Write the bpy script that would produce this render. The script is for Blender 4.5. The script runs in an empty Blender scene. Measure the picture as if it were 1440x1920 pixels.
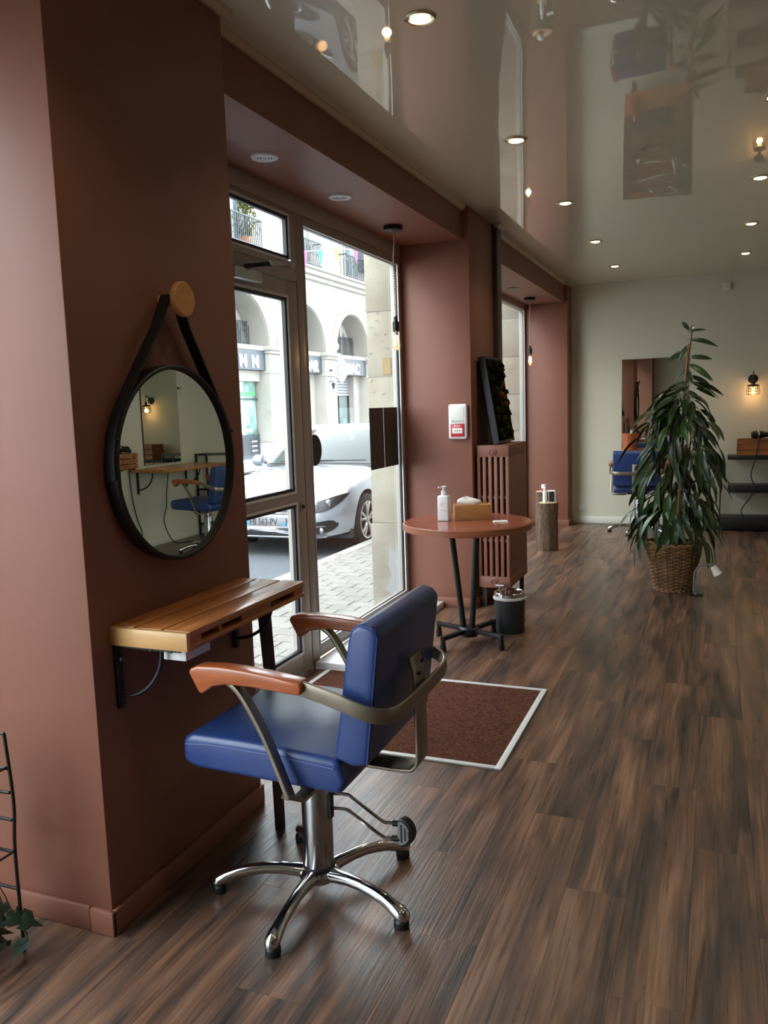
import bpy, bmesh, math, random
from mathutils import Vector, Matrix
random.seed(11)
S = bpy.context.scene
COL = S.collection
PI = math.pi

# ------------------------------------------------------------------ camera
cd = bpy.data.cameras.new('camera'); cam = bpy.data.objects.new('camera', cd); COL.objects.link(cam)
cd.sensor_fit = 'HORIZONTAL'; cd.sensor_width = 36.0; cd.lens = 1540 / 1440 * 36.0
cd.clip_start = 0.05; cd.clip_end = 200
RX = Vector((0.92735, 0.37285, -0.03160)); DN = Vector((0.01826, -0.12944, -0.99142)); FW = Vector((-0.37374, 0.91882, -0.12684))
mw = Matrix((( RX.x, -DN.x, -FW.x, 0.0), (RX.y, -DN.y, -FW.y, 0.0), (RX.z, -DN.z, -FW.z, 1.5), (0, 0, 0, 1)))
cam.matrix_world = mw
S.camera = cam

# ------------------------------------------------------------------ overcast sky
w = bpy.data.worlds.new('overcast'); S.world = w; w.use_nodes = True
bg = w.node_tree.nodes['Background']
bg.inputs[0].default_value = (0.86, 0.94, 1.0, 1); bg.inputs[1].default_value = 9.0
S.view_settings.view_transform = 'Standard'; S.view_settings.look = 'None'
S.view_settings.exposure = 0.2; S.view_settings.gamma = 1.0; S.view_settings.use_curve_mapping = False

def portal(name, y0, y1, z0, z1):                       # sampling portals in the window openings: they guide the sky's light and emit nothing
    l = bpy.data.lights.new(name, 'AREA'); l.shape = 'RECTANGLE'; l.size = z1 - z0; l.size_y = y1 - y0
    l.cycles.is_portal = True
    o = bpy.data.objects.new(name, l); COL.objects.link(o)
    o.location = (-2.24, (y0 + y1) / 2, (z0 + z1) / 2); o.rotation_euler = (0, -PI / 2, 0)
portal('window_portal', -2.6, 1.75, 0.05, 2.6); portal('window_portal', 2.62, 5.74, 0.05, 2.6); portal('window_portal', 6.6, 9.94, 0.05, 2.6)

# ------------------------------------------------------------------ helpers
def c(h, k=1.0):
    h = h.lstrip('#'); v = [int(h[i:i+2], 16) / 255 for i in (0, 2, 4)]
    return tuple(k * (x / 12.92 if x <= 0.04045 else ((x + 0.055) / 1.055) ** 2.4) for x in v) + (1.0,)

MATS = {}
def mat(name, col, rough=0.5, metal=0.0, var=0.0, scale=8.0, bump=0.0, bscale=60.0, stretch=(1, 1, 1), coat=0.0, col2=None, emit=None, estr=0.0, spec=0.5, objspace=True, detail=3.0, sheen=0.0, coatrough=0.05):
    m = bpy.data.materials.new(name); m.use_nodes = True; MATS[name] = m
    nt = m.node_tree; N = nt.nodes; L = nt.links; p = N['Principled BSDF']
    col = c(col) if isinstance(col, str) else col
    p.inputs['Base Color'].default_value = col; p.inputs['Roughness'].default_value = rough; p.inputs['Metallic'].default_value = metal
    p.inputs['Specular IOR Level'].default_value = spec
    p.inputs['Coat Weight'].default_value = coat; p.inputs['Coat Roughness'].default_value = coatrough
    p.inputs['Sheen Weight'].default_value = sheen
    if emit: p.inputs['Emission Color'].default_value = c(emit) if isinstance(emit, str) else emit; p.inputs['Emission Strength'].default_value = estr
    if var > 0 or bump > 0:
        if objspace: src = N.new('ShaderNodeTexCoord').outputs['Object']
        else: src = N.new('ShaderNodeNewGeometry').outputs['Position']
        mp = N.new('ShaderNodeMapping'); mp.inputs['Scale'].default_value = stretch; L.new(src, mp.inputs['Vector'])
    if var > 0 or col2:
        n = N.new('ShaderNodeTexNoise'); n.inputs['Scale'].default_value = scale; n.inputs['Detail'].default_value = detail; L.new(mp.outputs[0], n.inputs['Vector'])
        r = N.new('ShaderNodeValToRGB'); L.new(n.outputs[0], r.inputs[0])
        r.color_ramp.elements[0].position = 0.3; r.color_ramp.elements[1].position = 0.7
        if col2:
            r.color_ramp.elements[0].color = col; r.color_ramp.elements[1].color = c(col2) if isinstance(col2, str) else col2
        else:
            r.color_ramp.elements[0].color = tuple(x * (1 - var) for x in col[:3]) + (1,)
            r.color_ramp.elements[1].color = tuple(min(1, x * (1 + var)) for x in col[:3]) + (1,)
        L.new(r.outputs[0], p.inputs['Base Color'])
    if bump > 0:
        n2 = N.new('ShaderNodeTexNoise'); n2.inputs['Scale'].default_value = bscale; n2.inputs['Detail'].default_value = 2; L.new(mp.outputs[0], n2.inputs['Vector'])
        b = N.new('ShaderNodeBump'); b.inputs['Strength'].default_value = bump; b.inputs['Distance'].default_value = 0.01
        L.new(n2.outputs[0], b.inputs['Height']); L.new(b.outputs[0], p.inputs['Normal'])
    return m

def glass_mat(name, tint=(0.97, 0.985, 0.98, 1), ior=1.45, rough=0.0):
    m = bpy.data.materials.new(name); m.use_nodes = True; MATS[name] = m
    nt = m.node_tree; N = nt.nodes; L = nt.links
    N.remove(N['Principled BSDF']); out = N['Material Output']
    t = N.new('ShaderNodeBsdfTransparent'); t.inputs[0].default_value = tint
    g = N.new('ShaderNodeBsdfGlossy'); g.inputs['Roughness'].default_value = rough
    lw = N.new('ShaderNodeLayerWeight'); lw.inputs[0].default_value = 0.5
    pw = N.new('ShaderNodeMath'); pw.operation = 'POWER'; pw.inputs[1].default_value = 5.0; L.new(lw.outputs['Facing'], pw.inputs[0])
    f = N.new('ShaderNodeMapRange'); f.inputs[3].default_value = 0.04; f.inputs[4].default_value = 0.9; L.new(pw.outputs[0], f.inputs[0])
    x = N.new('ShaderNodeMixShader'); L.new(f.outputs[0], x.inputs[0]); L.new(t.outputs[0], x.inputs[1]); L.new(g.outputs[0], x.inputs[2]); L.new(x.outputs[0], out.inputs[0])
    return m

def floor_mat():
    m = bpy.data.materials.new('wood_floor'); m.use_nodes = True; MATS['wood_floor'] = m
    nt = m.node_tree; N = nt.nodes; L = nt.links; p = N['Principled BSDF']
    geo = N.new('ShaderNodeNewGeometry'); oi = N.new('ShaderNodeObjectInfo')
    mul = N.new('ShaderNodeVectorMath'); mul.operation = 'SCALE'; mul.inputs[0].default_value = (37, 91, 53); L.new(oi.outputs['Random'], mul.inputs['Scale'])
    add = N.new('ShaderNodeVectorMath'); add.operation = 'ADD'; L.new(geo.outputs['Position'], add.inputs[0]); L.new(mul.outputs[0], add.inputs[1])
    def noise(sx, sy, scale, detail, dist=0.0):
        mp = N.new('ShaderNodeMapping'); mp.inputs['Scale'].default_value = (sx, sy, 1); L.new(add.outputs[0], mp.inputs['Vector'])
        n = N.new('ShaderNodeTexNoise'); n.inputs['Scale'].default_value = scale; n.inputs['Detail'].default_value = detail; n.inputs['Distortion'].default_value = dist
        L.new(mp.outputs[0], n.inputs['Vector']); return n.outputs[0]
    big = noise(6.5, 0.75, 1.7, 6, 0.7); fine = noise(70, 2.2, 1.6, 5, 0.3); crack = noise(9, 0.8, 1.2, 6, 1.1)
    r = N.new('ShaderNodeValToRGB'); L.new(big, r.inputs[0]); e = r.color_ramp.elements
    e[0].position = 0.32; e[0].color = c('#322b29'); e[1].position = 0.72; e[1].color = c('#8a6852')
    k = r.color_ramp.elements.new(0.43); k.color = c('#523f36'); k = r.color_ramp.elements.new(0.55); k.color = c('#6c4f3e')
    fr = N.new('ShaderNodeMapRange'); fr.inputs[1].default_value = 0.32; fr.inputs[2].default_value = 0.68; fr.inputs[3].default_value = 0.66; fr.inputs[4].default_value = 1.22; L.new(fine, fr.inputs[0])
    rnd = N.new('ShaderNodeMapRange'); rnd.inputs[3].default_value = 0.88; rnd.inputs[4].default_value = 1.08; L.new(oi.outputs['Random'], rnd.inputs[0])
    mm = N.new('ShaderNodeMath'); mm.operation = 'MULTIPLY'; L.new(fr.outputs[0], mm.inputs[0]); L.new(rnd.outputs[0], mm.inputs[1])
    cr = N.new('ShaderNodeMapRange'); cr.inputs[1].default_value = 0.27; cr.inputs[2].default_value = 0.37; cr.inputs[3].default_value = 0.3; cr.inputs[4].default_value = 1.0; L.new(crack, cr.inputs[0])
    m2 = N.new('ShaderNodeMath'); m2.operation = 'MULTIPLY'; L.new(mm.outputs[0], m2.inputs[0]); L.new(cr.outputs[0], m2.inputs[1])
    sc = N.new('ShaderNodeVectorMath'); sc.operation = 'SCALE'; L.new(r.outputs[0], sc.inputs[0]); L.new(m2.outputs[0], sc.inputs['Scale'])
    L.new(sc.outputs[0], p.inputs['Base Color'])
    rr = N.new('ShaderNodeMapRange'); rr.inputs[1].default_value = 0.3; rr.inputs[2].default_value = 0.7; rr.inputs[3].default_value = 0.27; rr.inputs[4].default_value = 0.40; p.inputs['Specular IOR Level'].default_value = 0.7; L.new(fine, rr.inputs[0]); L.new(rr.outputs[0], p.inputs['Roughness'])
    b = N.new('ShaderNodeBump'); b.inputs['Strength'].default_value = 0.22; b.inputs['Distance'].default_value = 0.004; L.new(fine, b.inputs['Height']); L.new(b.outputs[0], p.inputs['Normal'])
    return m

def ceiling_mat():
    m = mat('stretch_ceiling', '#d3cdb4', rough=0.35, coat=1.0, coatrough=0.012)
    nt = m.node_tree; N = nt.nodes; L = nt.links; p = N['Principled BSDF']
    p.inputs['Coat IOR'].default_value = 1.8
    g = N.new('ShaderNodeNewGeometry'); mp = N.new('ShaderNodeMapping'); mp.inputs['Scale'].default_value = (1.0, 0.55, 1); L.new(g.outputs['Position'], mp.inputs[0])
    n = N.new('ShaderNodeTexNoise'); n.inputs['Scale'].default_value = 2.2; n.inputs['Detail'].default_value = 1; L.new(mp.outputs[0], n.inputs['Vector'])
    b = N.new('ShaderNodeBump'); b.inputs['Strength'].default_value = 0.10; b.inputs['Distance'].default_value = 0.02; L.new(n.outputs[0], b.inputs['Height']); L.new(b.outputs[0], p.inputs['Coat Normal'])
    return m

class MB:
    """collects faces in world (or local) coordinates; build() links them as one mesh object"""
    def __init__(s): s.v = []; s.f = []
    def add(s, vs, fs):
        o = len(s.v); s.v += [tuple(q) for q in vs]; s.f += [tuple(i + o for i in f) for f in fs]; return s
    def box(s, x0, x1, y0, y1, z0, z1, M=None):
        vs = [Vector((x, y, z)) for z in (z0, z1) for y in (y0, y1) for x in (x0, x1)]
        if M is not None: vs = [M @ q for q in vs]
        return s.add(vs, [(0, 2, 3, 1), (4, 5, 7, 6), (0, 1, 5, 4), (2, 6, 7, 3), (0, 4, 6, 2), (1, 3, 7, 5)])
    def obox(s, ctr, ax, ay, az):                           # box from centre and three half-axis vectors
        ctr = Vector(ctr); ax = Vector(ax); ay = Vector(ay); az = Vector(az)
        vs = [ctr + ax * i + ay * j + az * k for k in (-1, 1) for j in (-1, 1) for i in (-1, 1)]
        return s.add(vs, [(0, 2, 3, 1), (4, 5, 7, 6), (0, 1, 5, 4), (2, 6, 7, 3), (0, 4, 6, 2), (1, 3, 7, 5)])
    def cyl(s, p0, p1, r0, r1=None, n=16, caps=True):
        r1 = r0 if r1 is None else r1
        p0 = Vector(p0); p1 = Vector(p1); d = (p1 - p0).normalized()
        a = d.orthogonal().normalized(); b = d.cross(a)
        vs = [p0 + (a * math.cos(t) + b * math.sin(t)) * r0 for t in [2 * PI * i / n for i in range(n)]] + [p1 + (a * math.cos(t) + b * math.sin(t)) * r1 for t in [2 * PI * i / n for i in range(n)]]
        fs = [(i, (i + 1) % n, n + (i + 1) % n, n + i) for i in range(n)]
        if caps: fs += [tuple(range(n))[::-1], tuple(range(n, 2 * n))]
        return s.add(vs, fs)
    def lathe(s, prof, ctr=(0, 0, 0), n=24, axis='z', wob=None, caps=False):
        ctr = Vector(ctr); vs = []
        for r, z in prof:
            for i in range(n):
                t = 2 * PI * i / n; k = r * (wob(t, z) if wob else 1)
                q = (k * math.cos(t), k * math.sin(t), z)
                if axis == 'x': q = (q[2], q[0], q[1])
                if axis == 'y': q = (q[0], q[2], q[1])
                vs.append(ctr + Vector(q))
        fs = []
        for j in range(len(prof) - 1):
            for i in range(n):
                fs.append((j * n + i, j * n + (i + 1) % n, (j + 1) * n + (i + 1) % n, (j + 1) * n + i))
        if caps and prof[0][0] > 1e-6: fs.append(tuple(range(n))[::-1])
        if caps and prof[-1][0] > 1e-6: fs.append(tuple(range((len(prof) - 1) * n, len(prof) * n)))
        return s.add(vs, fs)
    def tube(s, pts, r, n=8, closed=False, rs=None):
        pts = [Vector(q) for q in pts]; m = len(pts); rings = []; prev = None
        for i in range(m):
            if closed: d = pts[(i + 1) % m] - pts[i - 1]
            else: d = pts[min(i + 1, m - 1)] - pts[max(i - 1, 0)]
            d.normalize()
            a = d.orthogonal().normalized() if prev is None else (prev - d * prev.dot(d)).normalized()
            prev = a; b = d.cross(a); rr = rs[i] if rs else r
            rings.append([pts[i] + (a * math.cos(2 * PI * k / n) + b * math.sin(2 * PI * k / n)) * rr for k in range(n)])
        vs = [q for R in rings for q in R]; fs = []
        for i in range(m if closed else m - 1):
            j = (i + 1) % m
            for k in range(n): fs.append((i * n + k, i * n + (k + 1) % n, j * n + (k + 1) % n, j * n + k))
        if not closed: fs += [tuple(range(n))[::-1], tuple(range((m - 1) * n, m * n))]
        return s.add(vs, fs)
    def strip(s, pts, w, t, side):                           # flat bar: width w along 'side' vectors (one or per point), thickness t
        pts = [Vector(q) for q in pts]; m = len(pts); vs = []
        for i in range(m):
            d = (pts[min(i + 1, m - 1)] - pts[max(i - 1, 0)]).normalized()
            sd = Vector(side[i]) if isinstance(side, list) else Vector(side)
            sd = (sd - d * sd.dot(d)).normalized(); nn = d.cross(sd)
            ww = w[i] if isinstance(w, (list, tuple)) else w
            vs += [pts[i] + sd * ww / 2 + nn * t / 2, pts[i] - sd * ww / 2 + nn * t / 2, pts[i] - sd * ww / 2 - nn * t / 2, pts[i] + sd * ww / 2 - nn * t / 2]
        fs = [(i * 4 + k, i * 4 + (k + 1) % 4, i * 4 + 4 + (k + 1) % 4, i * 4 + 4 + k) for i in range(m - 1) for k in range(4)]
        fs += [(3, 2, 1, 0), tuple((m - 1) * 4 + k for k in range(4))]
        return s.add(vs, fs)
    def prism(s, poly, off):                                 # extrude a planar polygon by a vector
        poly = [Vector(q) for q in poly]; off = Vector(off); n = len(poly)
        return s.add(poly + [q + off for q in poly], [tuple(range(n))[::-1], tuple(range(n, 2 * n))] + [(i, (i + 1) % n, n + (i + 1) % n, n + i) for i in range(n)])
    def grid(s, rows, closed=False):
        n = len(rows[0]); vs = [q for R in rows for q in R]; fs = []
        for i in range(len(rows) - 1):
            for k in range(n if closed else n - 1): fs.append((i * n + k, i * n + (k + 1) % n, (i + 1) * n + (k + 1) % n, (i + 1) * n + k))
        return s.add(vs, fs)
    def mesh(s, name, org=(0, 0, 0), bevel=0, seg=2, ang=35, fix=True):
        me = bpy.data.meshes.new(name); o = Vector(org)
        me.from_pydata([tuple(Vector(q) - o) for q in s.v], [], s.f)
        bm = bmesh.new(); bm.from_mesh(me)
        if fix: bmesh.ops.recalc_face_normals(bm, faces=bm.faces)
        if bevel > 0:
            es = [e for e in bm.edges if len(e.link_faces) == 2 and e.calc_face_angle(0) > math.radians(28)]
            bmesh.ops.bevel(bm, geom=es, offset=bevel, segments=seg, profile=0.5, affect='EDGES', clamp_overlap=True)
        bm.to_mesh(me); bm.free()
        for p in me.polygons: p.use_smooth = True
        me.set_sharp_from_angle(angle=math.radians(ang))
        return me
    def build(s, name, m, parent=None, bevel=0, seg=2, ang=35, org=None, local=False, fix=True):
        if org is None:
            if local or parent is None: org = (0, 0, 0)
            else:
                r = parent
                while r.parent: r = r.parent
                org = r.location
        me = s.mesh(name, org, bevel, seg, ang, fix)
        me.materials.append(MATS[m] if isinstance(m, str) else m)
        o = bpy.data.objects.new(name, me); COL.objects.link(o)
        if parent is None: o.location = org
        else: o.parent = parent
        return o

def tag(o, label, cat, group=None):
    o['label'] = label; o['category'] = cat
    if group: o['group'] = group
    return o
def thing(name, label, cat, loc=(0, 0, 0), rz=0.0, group=None):
    o = bpy.data.objects.new(name, None); COL.objects.link(o); o.empty_display_size = 0.1
    o.location = loc; o.rotation_euler = (0, 0, rz)
    return tag(o, label, cat, group)
def struct(o, label=None):
    o['kind'] = 'structure'
    if label: o['label'] = label
    return o
def sroot(name, loc=(0, 0, 0), label=None):
    o = bpy.data.objects.new(name, None); COL.objects.link(o); o.location = loc; o.empty_display_size = 0.1
    return struct(o, label)
def copy_tree(o, parent=None):
    q = o.copy(); COL.objects.link(q); q.parent = parent
    for ch in list(o.children): copy_tree(ch, q)
    return q
def text_mesh(name, body, size, m, parent, M, depth=0.004, align='LEFT', bold=0.0):
    cu = bpy.data.curves.new(name, 'FONT'); cu.body = body; cu.size = size; cu.extrude = depth; cu.align_x = align; cu.offset = bold
    t = bpy.data.objects.new(name, cu); COL.objects.link(t)
    dg = bpy.context.evaluated_depsgraph_get(); me = bpy.data.meshes.new_from_object(t.evaluated_get(dg))
    bpy.data.objects.remove(t); bpy.data.curves.remove(cu)
    r = parent
    while r.parent: r = r.parent
    me.transform(Matrix.Translation(-Vector(r.location)) @ M); me.materials.clear(); me.materials.append(MATS[m]); me.name = name
    o = bpy.data.objects.new(name, me); COL.objects.link(o); o.parent = parent
    return o
def bez(p0, p1, p2, p3, n=10):
    p0, p1, p2, p3 = map(Vector, (p0, p1, p2, p3)); out = []
    for i in range(n + 1):
        t = i / n; out.append(p0 * (1 - t) ** 3 + p1 * 3 * t * (1 - t) ** 2 + p2 * 3 * t * t * (1 - t) + p3 * t ** 3)
    return out
def smooth_path(pts, n=6):                               # Catmull-Rom
    pts = [Vector(q) for q in pts]; P = [pts[0] * 2 - pts[1]] + pts + [pts[-1] * 2 - pts[-2]]; out = []
    for i in range(1, len(P) - 2):
        for k in range(n):
            t = k / n
            out.append(0.5 * ((2 * P[i]) + (P[i + 1] - P[i - 1]) * t + (2 * P[i - 1] - 5 * P[i] + 4 * P[i + 1] - P[i + 2]) * t * t + (3 * P[i] - P[i - 1] - 3 * P[i + 1] + P[i + 2]) * t ** 3))
    return out + [pts[-1]]

# ------------------------------------------------------------------ materials
mat('brown_wall', '#7f4f3e', 0.55, var=0.03, scale=3, bump=0.04, bscale=220, objspace=False)
mat('cream_wall', '#cfcab6', 0.8, var=0.02, scale=2, bump=0.03, bscale=250, objspace=False)
mat('white_paint', '#d6d3c6', 0.5, var=0.02)
mat('cornice_paint', '#b9a58c', 0.45, var=0.02)
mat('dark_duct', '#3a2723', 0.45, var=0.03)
mat('aluminium_taupe', '#a29991', 0.4, metal=0.05, var=0.03)
mat('gasket', '#15161c', 0.5, var=0.05)
mat('white_metal', '#d8d8d8', 0.35, var=0.02)
mat('alu', '#b9bcc0', 0.32, metal=0.9, var=0.03)
glass_mat('pane_glass')
glass_mat('bulb_glass', (1.0, 0.93, 0.82, 1), 1.5)
floor_mat(); ceiling_mat()
mat('vinyl_blue', '#233b70', 0.36, var=0.06, scale=14, bump=0.05, bscale=260, coat=0.15, coatrough=0.3)
mat('stitch', '#44558c', 0.6, var=0.05)
mat('arm_wood', '#9d4f22', 0.3, var=0.12, scale=10, stretch=(1, 8, 8), coat=0.6, coatrough=0.12)
mat('satin_metal', '#8e8577', 0.34, metal=0.85, var=0.03)
mat('chrome', '#c9cbcd', 0.12, metal=1.0, var=0.02)
mat('brushed_steel', '#a9abad', 0.24, metal=1.0, var=0.04)
mat('black_plastic', '#131314', 0.45, var=0.05)
mat('grey_rubber', '#6d716d', 0.5, var=0.05)
mat('black_metal', '#17181a', 0.4, metal=0.2, var=0.05)
mat('pallet_wood', '#9c5c2c', 0.4, col2='#c07f45', var=0.1, scale=3.0, stretch=(9, 1.1, 9), bump=0.05, bscale=30, coat=0.5, coatrough=0.15, detail=5)
mat('pallet_pale', '#b78850', 0.45, col2='#c89c64', var=0.1, scale=3.0, stretch=(1, 1, 9), coat=0.3)
mat('dark_plank', '#4a3224', 0.6, col2='#2e2019', var=0.1, scale=4, stretch=(8, 8, 1), bump=0.1)
mat('mirror', '#e6ebe4', 0.0, metal=1.0, var=0.0)
mat('leather_black', '#0f0e0e', 0.55, var=0.1, bump=0.08, bscale=300)
mat('peg_wood', '#c9975c', 0.5, col2='#b98449', var=0.1, scale=5, stretch=(1, 1, 6))
mat('mat_brown', '#432820', 1.0, col2='#704636', var=0.2, scale=75, bump=0.9, bscale=240, objspace=False, spec=0.1)
mat('table_wood', '#7c3e2b', 0.3, col2='#96513a', var=0.1, scale=3, stretch=(1.5, 14, 20), coat=0.5, coatrough=0.12)
mat('table_edge', '#86472f', 0.4, col2='#a8694a', var=0.1, scale=3, stretch=(1, 1, 40))
mat('white_plastic', '#e4e4e6', 0.3, var=0.01)
mat('bottle_label', '#c99aa0', 0.4, var=0.02)
mat('tissue', '#efece6', 0.8, var=0.02)
mat('box_wood', '#b98350', 0.45, col2='#a06b3c', var=0.1, scale=3, stretch=(1, 8, 8))
mat('grey_bin', '#2c3033', 0.45, var=0.04)
mat('bag_white', '#e9e6df', 0.5, var=0.02)
mat('bark', '#4c3929', 0.9, col2='#7d6654', var=0.2, scale=16, stretch=(5, 5, 1), bump=0.8, bscale=26)
mat('cut_wood', '#c6a57c', 0.7, var=0.12, scale=14)
mat('pink_plastic', '#b0325f', 0.4, var=0.03)
mat('moss_dark', '#12160c', 0.95, col2='#2c2f14', var=0.2, scale=18, bump=0.8, bscale=60, spec=0.1)
mat('moss_olive', '#4a4a20', 0.95, col2='#2f3212', var=0.2, scale=18, bump=0.8, bscale=60, spec=0.1)
mat('moss_orange', '#9a5a2c', 0.95, col2='#70401c', var=0.2, scale=18, bump=0.8, bscale=60, spec=0.1)
mat('alarm_red', '#b52a38', 0.35, var=0.02); mat('alarm_grey', '#9fb0aa', 0.4, var=0.03)
mat('leaf_dark', '#1d3016', 0.38, col2='#2c4420', var=0.15, scale=6, coat=0.15)
mat('leaf_mid', '#2a4520', 0.38, col2='#3b5a2a', var=0.15, scale=6, coat=0.15)
mat('ivy', '#1a3322', 0.5, col2='#2d4a33', var=0.15, scale=9)
mat('stem', '#3c3323', 0.8, var=0.15, scale=12); mat('bamboo', '#a9743f', 0.5, var=0.12, scale=10, stretch=(1, 1, 3))
mat('wicker', '#96704a', 0.65, col2='#6a4e31', var=0.15, scale=14, bump=0.2, bscale=80)
mat('soil_moss', '#6b5236', 0.95, col2='#8f7150', var=0.2, scale=22, bump=1.0, bscale=40)
mat('terracotta', '#b4633c', 0.6, var=0.06)
mat('crate_wood', '#7a4526', 0.5, col2='#b0723f', var=0.1, scale=3, stretch=(1, 9, 9))
mat('grey_wood', '#3d2a25', 0.6, var=0.1)
mat('filament', '#ffb060', 0.5, emit=(1.0, 0.45, 0.13, 1), estr=28.0)
mat('led', '#fff0d0', 0.5, emit=(1.0, 0.80, 0.50, 1), estr=9.0)
mat('reflector', '#cfc2a0', 0.25, metal=0.9)
mat('cord_fabric', '#b08d7e', 0.8, var=0.15, scale=60)
mat('poster_back', '#3a302d', 0.7, var=0.03); mat('paper_white', '#e2dfd9', 0.7, var=0.02)
mat('stone_own', '#8f8878', 0.9, col2='#a09a8b', var=0.1, scale=5, bump=0.35, bscale=18, objspace=False, detail=6)
mat('render_own', '#7d786c', 0.95, col2='#938e82', var=0.1, scale=4, bump=0.5, bscale=30, objspace=False, detail=6)
mat('tan_patch', '#94835f', 0.9, var=0.05); mat('patch_grey', '#8f9090', 0.9, var=0.04, bump=0.2)
mat('paver_stone', '#716d68', 0.9, col2='#807b75', var=0.1, scale=7, bump=0.25, bscale=90, objspace=False)
mat('joint', '#55514b', 0.95, var=0.1); mat('asphalt', '#46494e', 0.95, col2='#52555a', var=0.1, scale=30, bump=0.3, bscale=160, objspace=False)
mat('curb_stone', '#97948d', 0.9, var=0.08, scale=6, bump=0.2)
mat('facade_stone', '#87847c', 0.9, col2='#908d86', var=0.04, scale=2, bump=0.08, bscale=20, objspace=False)
mat('facade_trim', '#918e86', 0.85, var=0.03); mat('shop_dark', '#333a41', 0.5, var=0.04); mat('shutter_metal', '#85878a', 0.5, metal=0.3, var=0.04)
mat('window_dark', '#5b6668', 0.08, var=0.1, scale=1.2, spec=0.7); mat('shop_window', '#3d5e58', 0.06, col2='#8fb0a8', var=0.2, scale=1.6, spec=0.7, objspace=False)
mat('shutter_blue', '#8e9ca3', 0.6, var=0.03); mat('iron', '#2c3036', 0.5, var=0.05); mat('sign_white', '#e8eaec', 0.5, var=0.01)
mat('green_band', '#4d9a5e', 0.4, var=0.05); mat('goods_blue', '#4a79a8', 0.5, var=0.1); mat('awning', '#595c60', 0.7, var=0.06)
mat('car_paint', '#a9afba', 0.3, metal=0.55, coat=1.0, coatrough=0.03, var=0.015)
mat('car_glass', '#2c3432', 0.05, var=0.02, spec=0.5); mat('car_black', '#17181b', 0.4, var=0.05); mat('tyre', '#1a1a1b', 0.8, var=0.05)
mat('rim', '#b8b3ae', 0.3, metal=0.7, var=0.02); mat('lamp_lens', '#8b9096', 0.08, metal=0.6, coat=1.0, var=0.1, scale=20)
mat('plate_white', '#77787a', 0.4, var=0.01); mat('plate_blue', '#2f7fc4', 0.4, var=0.02); mat('ink', '#22242a', 0.6, var=0.02)
for nm, h in (('flag_pink', '#d8347c'), ('flag_green', '#12a884'), ('flag_yellow', '#e5cf2e'), ('flag_orange', '#ec8a2a')): mat(nm, h, 0.7, var=0.02)
mat('lavender', '#a7a8c8', 0.4, var=0.02)

# ================================================================== the room
XL, XR, YF, YB, ZC = -1.685, 2.83, 10.25, -3.2, 2.87
XF = -2.15                                              # inner face of the window frames
fl = struct(MB().box(-2.24, XR, YB, YF, -0.12, -0.006).build('floor', 'wood_floor', org=(0, 0, -0.006)), 'dark brown wood plank vinyl floor')
struct(MB().box(-2.24, XR, YB, 0.58, -0.006, 0.0).build('floor_extension', 'wood_floor'))
PW, PL = 0.182, 1.24
pm = {}
def plank_mesh(wd, ln):
    k = (round(wd, 4), round(ln, 3))
    if k not in pm:
        b = MB(); g = 0.0001; e = 0.0003; x, y = wd / 2 - g, ln / 2 - g
        v = [(-x, -y, -0.006), (x, -y, -0.006), (x, y, -0.006), (-x, y, -0.006), (-x, -y, -0.0012), (x, -y, -0.0012), (x, y, -0.0012), (-x, y, -0.0012), (-x + e, -y + e, 0), (x - e, -y + e, 0), (x - e, y - e, 0), (-x + e, y - e, 0)]
        f = [(8, 9, 10, 11)] + [(i, (i + 1) % 4, 4 + (i + 1) % 4, 4 + i) for i in range(4)] + [(4 + i, 4 + (i + 1) % 4, 8 + (i + 1) % 4, 8 + i) for i in range(4)]
        me = b.add(v, f).mesh('plank', fix=False); me.materials.append(MATS['wood_floor']); pm[k] = me
    return pm[k]
ncol = 0; x = -2.23
while x < XR - 0.02:
    wd = min(PW, XR - x); y = 0.58 - (ncol * 0.437) % PL; first = True
    while y < YF - 0.01:
        y0 = max(y, 0.58); y1 = min(y + PL, YF)
        if y1 - y0 > 0.03:
            o = bpy.data.objects.new('plank', plank_mesh(wd, y1 - y0)); COL.objects.link(o); o.parent = fl; o.location = (x + wd / 2, (y0 + y1) / 2, 0.006)
        y += PL
    x += PW; ncol += 1
struct(MB().box(-1.75, XR, YB, YF, ZC, 3.0).build('ceiling', 'stretch_ceiling'), 'glossy cream stretch ceiling with reflections')
# window wall: lintel beam and piers
struct(MB().box(-2.214, XL, YB, YF, 2.65, 3.0).build('wall_left', 'brown_wall'), 'brown lintel beam above the shop windows')
struct(MB().box(-2.214, -1.605, 1.75, 2.60, 0, ZC).build('wall_left_pier', 'brown_wall', bevel=0.004), 'brown wall pier carrying the round mirror')
struct(MB().box(-2.214, -1.635, 5.75, 6.41, 0, ZC).build('wall_left_pier', 'brown_wall', bevel=0.004), 'brown wall pier behind the round table')
struct(MB().box(-2.214, XL, 6.40, 6.58, 0, 2.66).build('wall_left_pier', 'brown_wall'), 'brown wall strip behind the dark duct')
struct(MB().box(-2.214, -1.648, 9.95, YF, 0, ZC).build('wall_left_pier', 'brown_wall', bevel=0.004), 'brown wall pier in the far corner')
struct(MB().box(-2.214, -1.605, YB, -2.6, 0, ZC).build('wall_left_pier', 'brown_wall'))
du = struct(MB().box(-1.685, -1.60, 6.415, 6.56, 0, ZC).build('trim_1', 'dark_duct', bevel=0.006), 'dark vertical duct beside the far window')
struct(MB().box(-2.30, XR + 0.1, YF, YF + 0.1, 0, 3.0).build('wall_back', 'cream_wall'), 'cream far wall')
struct(MB().box(XR, XR + 0.1, 3.0, YF, 0, 3.0).build('wall_right', 'cream_wall'), 'cream right wall')
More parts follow.
